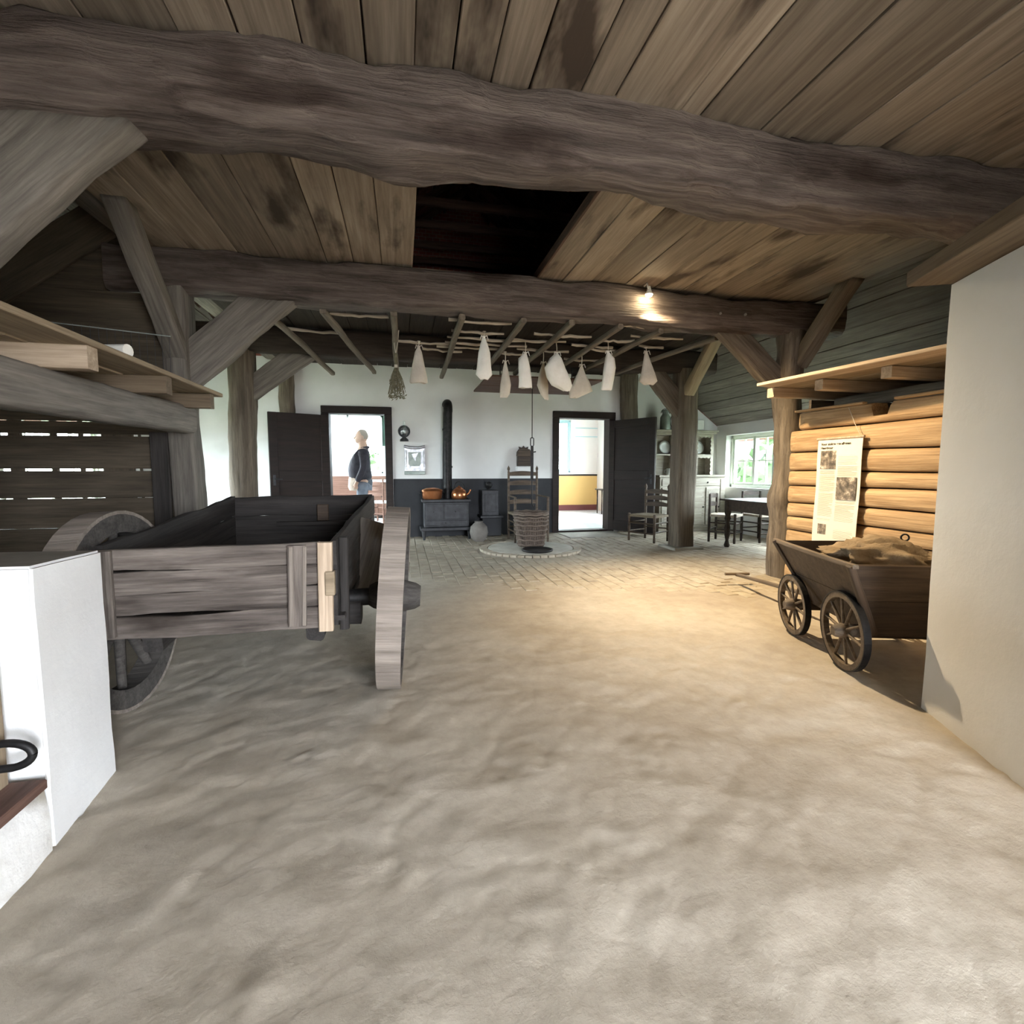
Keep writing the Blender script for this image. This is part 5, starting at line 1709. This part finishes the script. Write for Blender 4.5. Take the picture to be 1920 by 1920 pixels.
def bag(rows, mat, label, top, Y=5.3, depth=.45, seed=0, lining=None):
    """rows: (v, u_left, u_right) outline of a hanging cloth bag, knotted at the top, hung by a string from pixel top"""
    base = PY((rows[-1][1] + rows[-1][2]) / 2, rows[-1][0], Y)
    t = thing('cloth_bag', base, 0, label, 'bag')
    n = 20
    fine = []
    for (v0, a0, b0), (v1, a1, b1) in zip(rows, rows[1:]):
        st = max(2, int(abs(v1 - v0) / 5))
        for k in range(st): fine.append((v0 + (v1 - v0) * k / st, a0 + (a1 - a0) * k / st, b0 + (b1 - b0) * k / st))
    fine.append(rows[-1])
    vs, fs = [], []
    for r, (v, ul, ur) in enumerate(fine):
        pl_, pr_ = PY(ul, v, Y), PY(ur, v, Y)
        c = (pl_ + pr_) / 2
        hw = max(.006, (pr_ - pl_).length / 2)
        tt = r / (len(fine) - 1)
        dp = min(hw * .75, .07) * (1 - .55 * tt ** 4)
        for k in range(n):
            w = 2 * math.pi * k / n
            fold = 1 + .16 * math.sin(w * 5 + seed + r * .1) * min(1, tt * 2) * .5 + .10 * noise.noise(V((w * 1.5, r * .15, seed)))
            co, si = math.cos(w), math.sin(w)
            x = hw * (abs(co) ** .8) * (1 if co > 0 else -1)
            vs.append(V((c.x + x, Y + dp * si * fold, c.z + .006 * math.sin(w * 4 + seed) * tt)) - base)
    for r in range(len(fine) - 1):
        for k in range(n):
            k2 = (k + 1) % n
            fs.append((r * n + k, r * n + k2, (r + 1) * n + k2, (r + 1) * n + k))
    mb = MB().add(vs, fs, True)
    mb.add(vs[:n], [tuple(range(n))]); mb.add(vs[-n:], [tuple(reversed(range(n)))])
    mb.child('sack', M[mat], t)
    kn = PY((rows[0][1] + rows[0][2]) / 2, rows[0][0], Y) - base
    tp = PY(top[0], top[1], Y) - base
    s = MB()
    s.tube([kn, kn.lerp(tp, .5) + V((.004, 0, 0)), tp], .005, 6)
    s.tube([tp + V((.016 * math.cos(w), .018 * math.sin(w), .0)) for w in [2 * math.pi * j / 10 for j in range(11)]], .004, 5, cap=False)
    s.child('string', M['string'], t)
    k_ = MB()
    k_.lathe([(.003, -.016), (.017, -.006), (.017, .006), (.003, .016)], 10, Matrix.Translation(kn))
    k_.tube([kn, kn + V((.03, -.01, .012)), kn + V((.045, -.01, -.03))], [.007, .006, .004], 6)
    k_.tube([kn, kn + V((-.025, -.01, .010)), kn + V((-.035, -.01, -.022))], [.007, .006, .004], 6)
    k_.child('knot', M[mat], t)
    return t


bag([(650, 783, 787), (660, 778, 791), (685, 773, 796), (708, 769, 801), (718, 768, 802)], 'linen2', 'cream cloth bag with flared hem hanging right next to the herb bundle', (785, 640), seed=1, Y=5.35)
bag([(632, 905, 909), (645, 901, 914), (662, 897, 919), (690, 894, 921), (703, 892, 923), (711, 900, 916)], 'linen', 'long white cloth bag with squared bottom hanging above the edge of the spark board', (908, 622), seed=2, Y=5.0)
bag([(678, 946, 949), (695, 942, 953), (722, 938, 958), (738, 937, 956), (745, 937, 951)], 'linen2', 'small narrow grey cloth bag hanging just beside the long white bag', (947, 660), seed=3, Y=5.55)
bag([(662, 983, 987), (672, 972, 990), (690, 972, 994), (715, 973, 997), (727, 972, 998)], 'linen', 'white cloth bag with one slanted shoulder hanging between two smaller grey bags', (985, 640), seed=4, Y=5.25)
bag([(680, 1017, 1020), (700, 1011, 1024), (722, 1007, 1028), (738, 1013, 1028), (749, 1022, 1029)], 'linen2', 'grey cloth bag half hidden behind the biggest white bag', (1019, 658), seed=5, Y=5.75)
bag([(662, 1042, 1046), (672, 1031, 1053), (690, 1021, 1060), (708, 1025, 1069), (722, 1034, 1073), (733, 1057, 1068)], 'linen', 'biggest white cloth bag hanging lopsided with a slanted bottom', (1043, 642), seed=6, Y=5.35)
bag([(685, 1089, 1092), (700, 1083, 1097), (720, 1074, 1107), (733, 1067, 1111), (746, 1067, 1082)], 'linen2', 'taupe triangular cloth bag hanging next to the biggest white bag', (1091, 664), seed=7, Y=5.65)
bag([(660, 1138, 1142), (672, 1135, 1152), (690, 1132, 1154), (715, 1129, 1150), (731, 1127, 1147)], 'linen', 'white box-shaped cloth bag with a brown side hanging near the squared post', (1140, 640), seed=8, Y=5.2)
bag([(660, 1209, 1214), (680, 1206, 1220), (700, 1203, 1227), (715, 1198, 1232), (721, 1205, 1226)], 'linen2', 'pale conical cloth bag with rounded hem hanging last before the squared post', (1211, 652), seed=9, Y=5.1)

# bundle of dried herbs hanging upside down
p = PY(742, 668, 5.3)
t = thing('herb_bundle', p, 0, 'bundle of dried grey herbs hanging upside down from a drying pole', 'herbs')
tp = PZ(741, 620, PZ_)
MB().tube([(-.02, 0, .27), (-.012, 0, .12), (0, 0, .02)], .004, 5).child('string', M['string'], t)
MB().tube([(.035, 0, .26), (.02, 0, .12), (0, 0, .02)], .004, 5).child('string', M['string'], t)
hb = MB()
rh = random.Random(3)
for k in range(46):
    a = rh.uniform(0, 6.283)
    r = rh.uniform(.03, .10)
    L = rh.uniform(.28, .43)
    e = V((r * math.cos(a), r * math.sin(a) * .8, -L))
    hb.tube([(.012 * math.cos(a), .012 * math.sin(a), .03), (.008 * math.cos(a), .008 * math.sin(a), -.10), e * .7, e], .0028, 4)
hb.child('stalks', M['herb'], t)
hs = MB()
for k in range(130):
    a = rh.uniform(0, 6.283)
    f = rh.uniform(.45, 1)
    r = .10 * f * rh.uniform(.3, 1.1)
    c = V((r * math.cos(a), r * math.sin(a) * .8, -.42 * f + rh.uniform(-.02, .02)))
    u = V((rh.uniform(-1, 1), rh.uniform(-1, 1), rh.uniform(-1.5, .2))).normalized() * .026
    w = u.cross(V((rh.uniform(-1, 1), 1, 0))).normalized() * .007
    hs.add([c - u, c - w, c + u, c + w], [(0, 1, 2, 3)])
tag(hs.child('leaves', M['herb'], t), kind='stuff')
MB().tube([(0, 0, -.085), (0, 0, -.115)], .017, 10).child('tie', M['string'], t)

# ================================================================== FURNITURE OF THE ROOMS BEYOND
xs = PY(712, 900, 11.9).x
t = thing('sideboard', (xs + .35, 12.05, 0), 0, 'brown sideboard with a white top in the room behind the man', 'sideboard')
MB().cbox(-.62, .62, -.24, .24, .06, .83, .006).child('body', M['brownpanel'], t)
MB().cbox(-.66, .66, -.28, .26, .83, .88, .012).child('top', M['whitepaint'], t)
for s in (-.31, .31):
    d_ = MB().cbox(s - .27, s + .27, -.256, -.24, .12, .78, .004).child('door', M['brownpanel'], t)
    MB().lathe([(.012, 0), (.016, .012), (.0, .022)], 10, Matrix.Translation((s, -.256, .5)) @ Matrix.Rotation(math.pi / 2, 4, 'X')).build('knob', M['iron'], d_, MW[t.name])
for sx in (-.56, .56):
    for sy in (-.18, .18): MB().cbox(sx - .03, sx + .03, sy - .03, sy + .03, 0, .06, .004).child('leg', M['brownpanel'], t)
xs = PY(712, 940, 10.9).x
ladder_chair((xs + .02, 10.9, 0), math.radians(150), 'brown chair with pale seat in front of the sideboard', w=.42, d=.40, sh=.45, bh=.92, slats=3, frame_m='brownpanel', seat='whitepaint')
xs = PY(1132, 925, 11.8).x
t = thing('side_table', (xs + .06, 11.8, 0), 0, 'small dark side table in the ochre-walled room', 'table')
MB().cbox(-.22, .22, -.2, .2, .60, .63, .005).child('top', M['furn'], t)
for sx in (-.17, .17):
    for sy in (-.15, .15): MB().lathe([(.014, 0), (.018, .2), (.014, .4), (.02, .6)], 8, Matrix.Translation((sx, sy, 0))).child('leg', M['furn'], t)
a, b = PZ(1052, 992, 0), PZ(1108, 982, 0)
o = MB().cbox(a.x - .25, b.x + .1, 8.75, 9.75, -.003, .012, .004).build('door_mat', M['zinc'])
tag(o, 'flat grey rug just inside the ochre-walled room', 'rug')
# dark green curtain at the window behind the man
cx = PY(721, 800, 12.3).x
mb = MB()
vs, fs = [], []
for j in range(9):
    for i in range(17):
        u = i / 16
        vs.append((cx - .06 + .26 * u, 12.36 + .03 * math.sin(u * 22), 2.40 - .72 * j / 8))
for j in range(8):
    for i in range(16): fs.append((j * 17 + i, j * 17 + i + 1, (j + 1) * 17 + i + 1, (j + 1) * 17 + i))
mb.add(vs, fs, True)
M['curtain'] = plain('dark_green_cloth', (.05, .09, .07), rough=.9)
t = thing('curtain', (cx, 12.40, 2.42), 0, 'dark green gathered curtain at the window of the room with the man', 'curtain')
mb.build('cloth', M['curtain'], t, I4)
MB().tube([(cx - 1.1, 12.36, 2.41), (cx + .3, 12.36, 2.41)], .012, 8).build('rod', M['iron'], t, I4)
for xq in (cx - 1.05, cx + .25): MB().tube([(xq, 12.36, 2.41), (xq, 12.505, 2.41)], .01, 8).build('bracket', M['iron'], t, I4)

# ================================================================== THE MAN
def skin_mesh(name, verts, edges, radii, mat, parent, W, sub=2, root=0):
    me = bpy.data.meshes.new(name)
    me.from_pydata(verts, edges, [])
    me.materials.append(mat)
    o = bpy.data.objects.new(name, me)
    reg(o, parent, W)
    mod = o.modifiers.new('skin', 'SKIN')
    mod.use_smooth_shade = True
    lay = me.skin_vertices[0].data if me.skin_vertices else None
    if lay is None:
        bm = bmesh.new(); bm.from_mesh(me)
        bm.verts.layers.skin.verify()
        bm.to_mesh(me); bm.free()
        lay = me.skin_vertices[0].data
    for i, r in enumerate(radii): lay[i].radius = r if isinstance(r, tuple) else (r, r)
    lay[root].use_root = True
    sb = o.modifiers.new('sub', 'SUBSURF')
    sb.levels = sb.render_levels = sub
    return o


M['skinm'] = plain('skin', (.42, .27, .195), rough=.6)
M['hair'] = plain('short_grey_hair', (.28, .235, .19), rough=.9)
M['jacket'] = rough_mat('dark_jacket_cloth', (.018, .016, .022), (.040, .036, .045), scale=10, rough=.85, bump=.2)
M['jeans'] = rough_mat('grey_blue_denim', (.11, .125, .15), (.18, .195, .225), scale=10, rough=.9, bump=.2)
M['shirt'] = rough_mat('patterned_beige_shirt', (.30, .23, .18), (.48, .40, .33), scale=18, rough=.9, bump=.1)
hp = PY(677, 806, 9.3)
HS = hp.z / 1.80
Wm = Matrix.Translation((hp.x, 9.3, 0)) @ Matrix.Rotation(math.radians(-90), 4, 'Z') @ Matrix.Scale(HS, 4)
# local: faces -Y, i.e. toward -X (left) in the house
t = bpy.data.objects.new('person', None)
reg(t, None, Wm)
tag(t, 'man in dark jacket and grey-blue trousers standing in profile beyond the left-hand doorway', 'person')
vb = [(0, .0, .95), (0, -.02, 1.10), (0, -.01, 1.25), (0, .02, 1.40), (0, .03, 1.48), (0, .02, 1.55), (0, .0, 1.62)]
rb = [(.15, .14), (.15, .16), (.16, .14), (.15, .11), (.10, .095), (.082, .086), (.08, .085)]
eb = [(i, i + 1) for i in range(6)]
for s in (-1, 1):
    k = len(vb)
    vb += [(s * .17, .03, 1.42), (s * .215, .05, 1.14), (s * .20, -.06, .93), (s * .195, -.09, .85)]
    rb += [.058, .045, .035, .03]
    eb += [(3, k), (k, k + 1), (k + 1, k + 2), (k + 2, k + 3)]
    for f in range(4):
        q = len(vb)
        y = -.125 + f * .02
        vb += [(s * .195, y, .80), (s * .185, y - .005, .765)]
        rb += [.009, .008]
        eb += [(k + 3, q), (q, q + 1)]
    q = len(vb)
    vb += [(s * .18, -.135, .83), (s * .172, -.145, .80)]
    rb += [.010, .009]
    eb += [(k + 3, q), (q, q + 1)]
    k = len(vb)
    vb += [(s * .095, .0, .86), (s * .10, -.015, .50), (s * .10, .01, .09), (s * .105, -.13, .04)]
    rb += [.088, .058, .042, .035]
    eb += [(0, k), (k, k + 1), (k + 1, k + 2), (k + 2, k + 3)]
bo = skin_mesh('body', vb, eb, rb, M['skinm'], t, Wm)
me = bpy.data.meshes.new_from_object(bo.evaluated_get(bpy.context.evaluated_depsgraph_get()))
bm = bmesh.new()
bm.from_mesh(me)
# skull, jaw, nose and brow grown together with the neck
for c, r in (((0, .010, 1.690), (.086, .110, .118)), ((0, -.044, 1.625), (.066, .068, .068)), ((0, -.066, 1.592), (.044, .038, .030)),
             ((0, -.116, 1.655), (.015, .022, .026)), ((0, -.088, 1.698), (.052, .020, .015)), ((-.087, .018, 1.66), (.013, .024, .035)), ((.087, .018, 1.66), (.013, .024, .035))):
    bmesh.ops.create_icosphere(bm, subdivisions=4, radius=1.0, matrix=Matrix.Translation(c) @ Matrix.Diagonal((*r, 1)))
bm.to_mesh(me)
bm.free()
bo.modifiers.clear()
bo.data = me
rm = bo.modifiers.new('one_surface', 'REMESH')
rm.mode = 'VOXEL'
rm.voxel_size = .0075
rm.use_smooth_shade = True
sm_ = bo.modifiers.new('soft', 'SMOOTH')
sm_.factor, sm_.iterations = .5, 3
# jacket: torso and sleeves
vj = [(0, .0, .86), (0, -.03, .98), (0, -.05, 1.12), (0, -.02, 1.26), (0, .025, 1.40), (0, .035, 1.475)]
rj = [(.19, .20), (.195, .215), (.19, .215), (.185, .185), (.175, .135), (.085, .08)]
ej = [(i, i + 1) for i in range(5)]
for s in (-1, 1):
    k = len(vj)
    vj += [(s * .185, .03, 1.415), (s * .235, .05, 1.14), (s * .215, -.045, .95), (s * .205, -.075, .89)]
    rj += [.078, .066, .056, .05]
    ej += [(4, k), (k, k + 1), (k + 1, k + 2), (k + 2, k + 3)]
skin_mesh('jacket', vj, ej, rj, M['jacket'], t, Wm)
MB().tube([(.09 * math.cos(w), .03 + .085 * math.sin(w), 1.475 + .02 * math.sin(w)) for w in [2 * math.pi * j / 20 for j in range(21)]], .026, 8, cap=False).child('collar', M['jacket'], t)
vt = [(0, .0, .95)]
rt_ = [(.165, .15)]
et = []
for s in (-1, 1):
    k = len(vt)
    vt += [(s * .095, .0, .84), (s * .10, -.015, .50), (s * .10, .012, .07)]
    rt_ += [.108, .082, .072]
    et += [(0, k), (k, k + 1), (k + 1, k + 2)]
skin_mesh('trousers', vt, et, rt_, M['jeans'], t, Wm)
MB().lathe([(.155, .74), (.18, .80), (.17, .92), (.15, 1.0)], 24, Matrix.Translation((0, -.075, 0)) @ Matrix.Scale(.95, 4, (0, 1, 0))).child('shirt_hem', M['shirt'], t)
bm = bmesh.new()
bmesh.ops.create_icosphere(bm, subdivisions=5, radius=1.0)
for v in bm.verts: v.co = V((v.co.x * .088, .011 + v.co.y * .113, 1.690 + v.co.z * .121))
bmesh.ops.delete(bm, geom=[v for v in bm.verts if v.co.z < 1.635 or v.co.y < -.02 + .5 * (1.76 - v.co.z)], context='VERTS')
me = bpy.data.meshes.new('hair')
bm.to_mesh(me)
bm.free()
for p in me.polygons: p.use_smooth = True
me.materials.append(M['hair'])
inst('hair', me, t, Wm)
for s in (-1, 1):
    MB().lathe([(.0, -.008), (.007, -.005), (.009, 0), (.007, .005), (.0, .008)], 10, Matrix.Translation((s * .033, -.094, 1.678))).child('eye', M['ink'], t)
MB().cbox(-.022, .022, -.112, -.1, 1.610, 1.617, .002).child('mouth', M['maroon'], t)
for s in (-1, 1):
    MB().lathe([(.05, 0), (.058, .02), (.05, .07), (.04, .10)], 14, Matrix.Translation((s * .103, -.05, 0)) @ Matrix.Scale(2.3, 4, (0, 1, 0))).child('shoe', M['furn'], t)
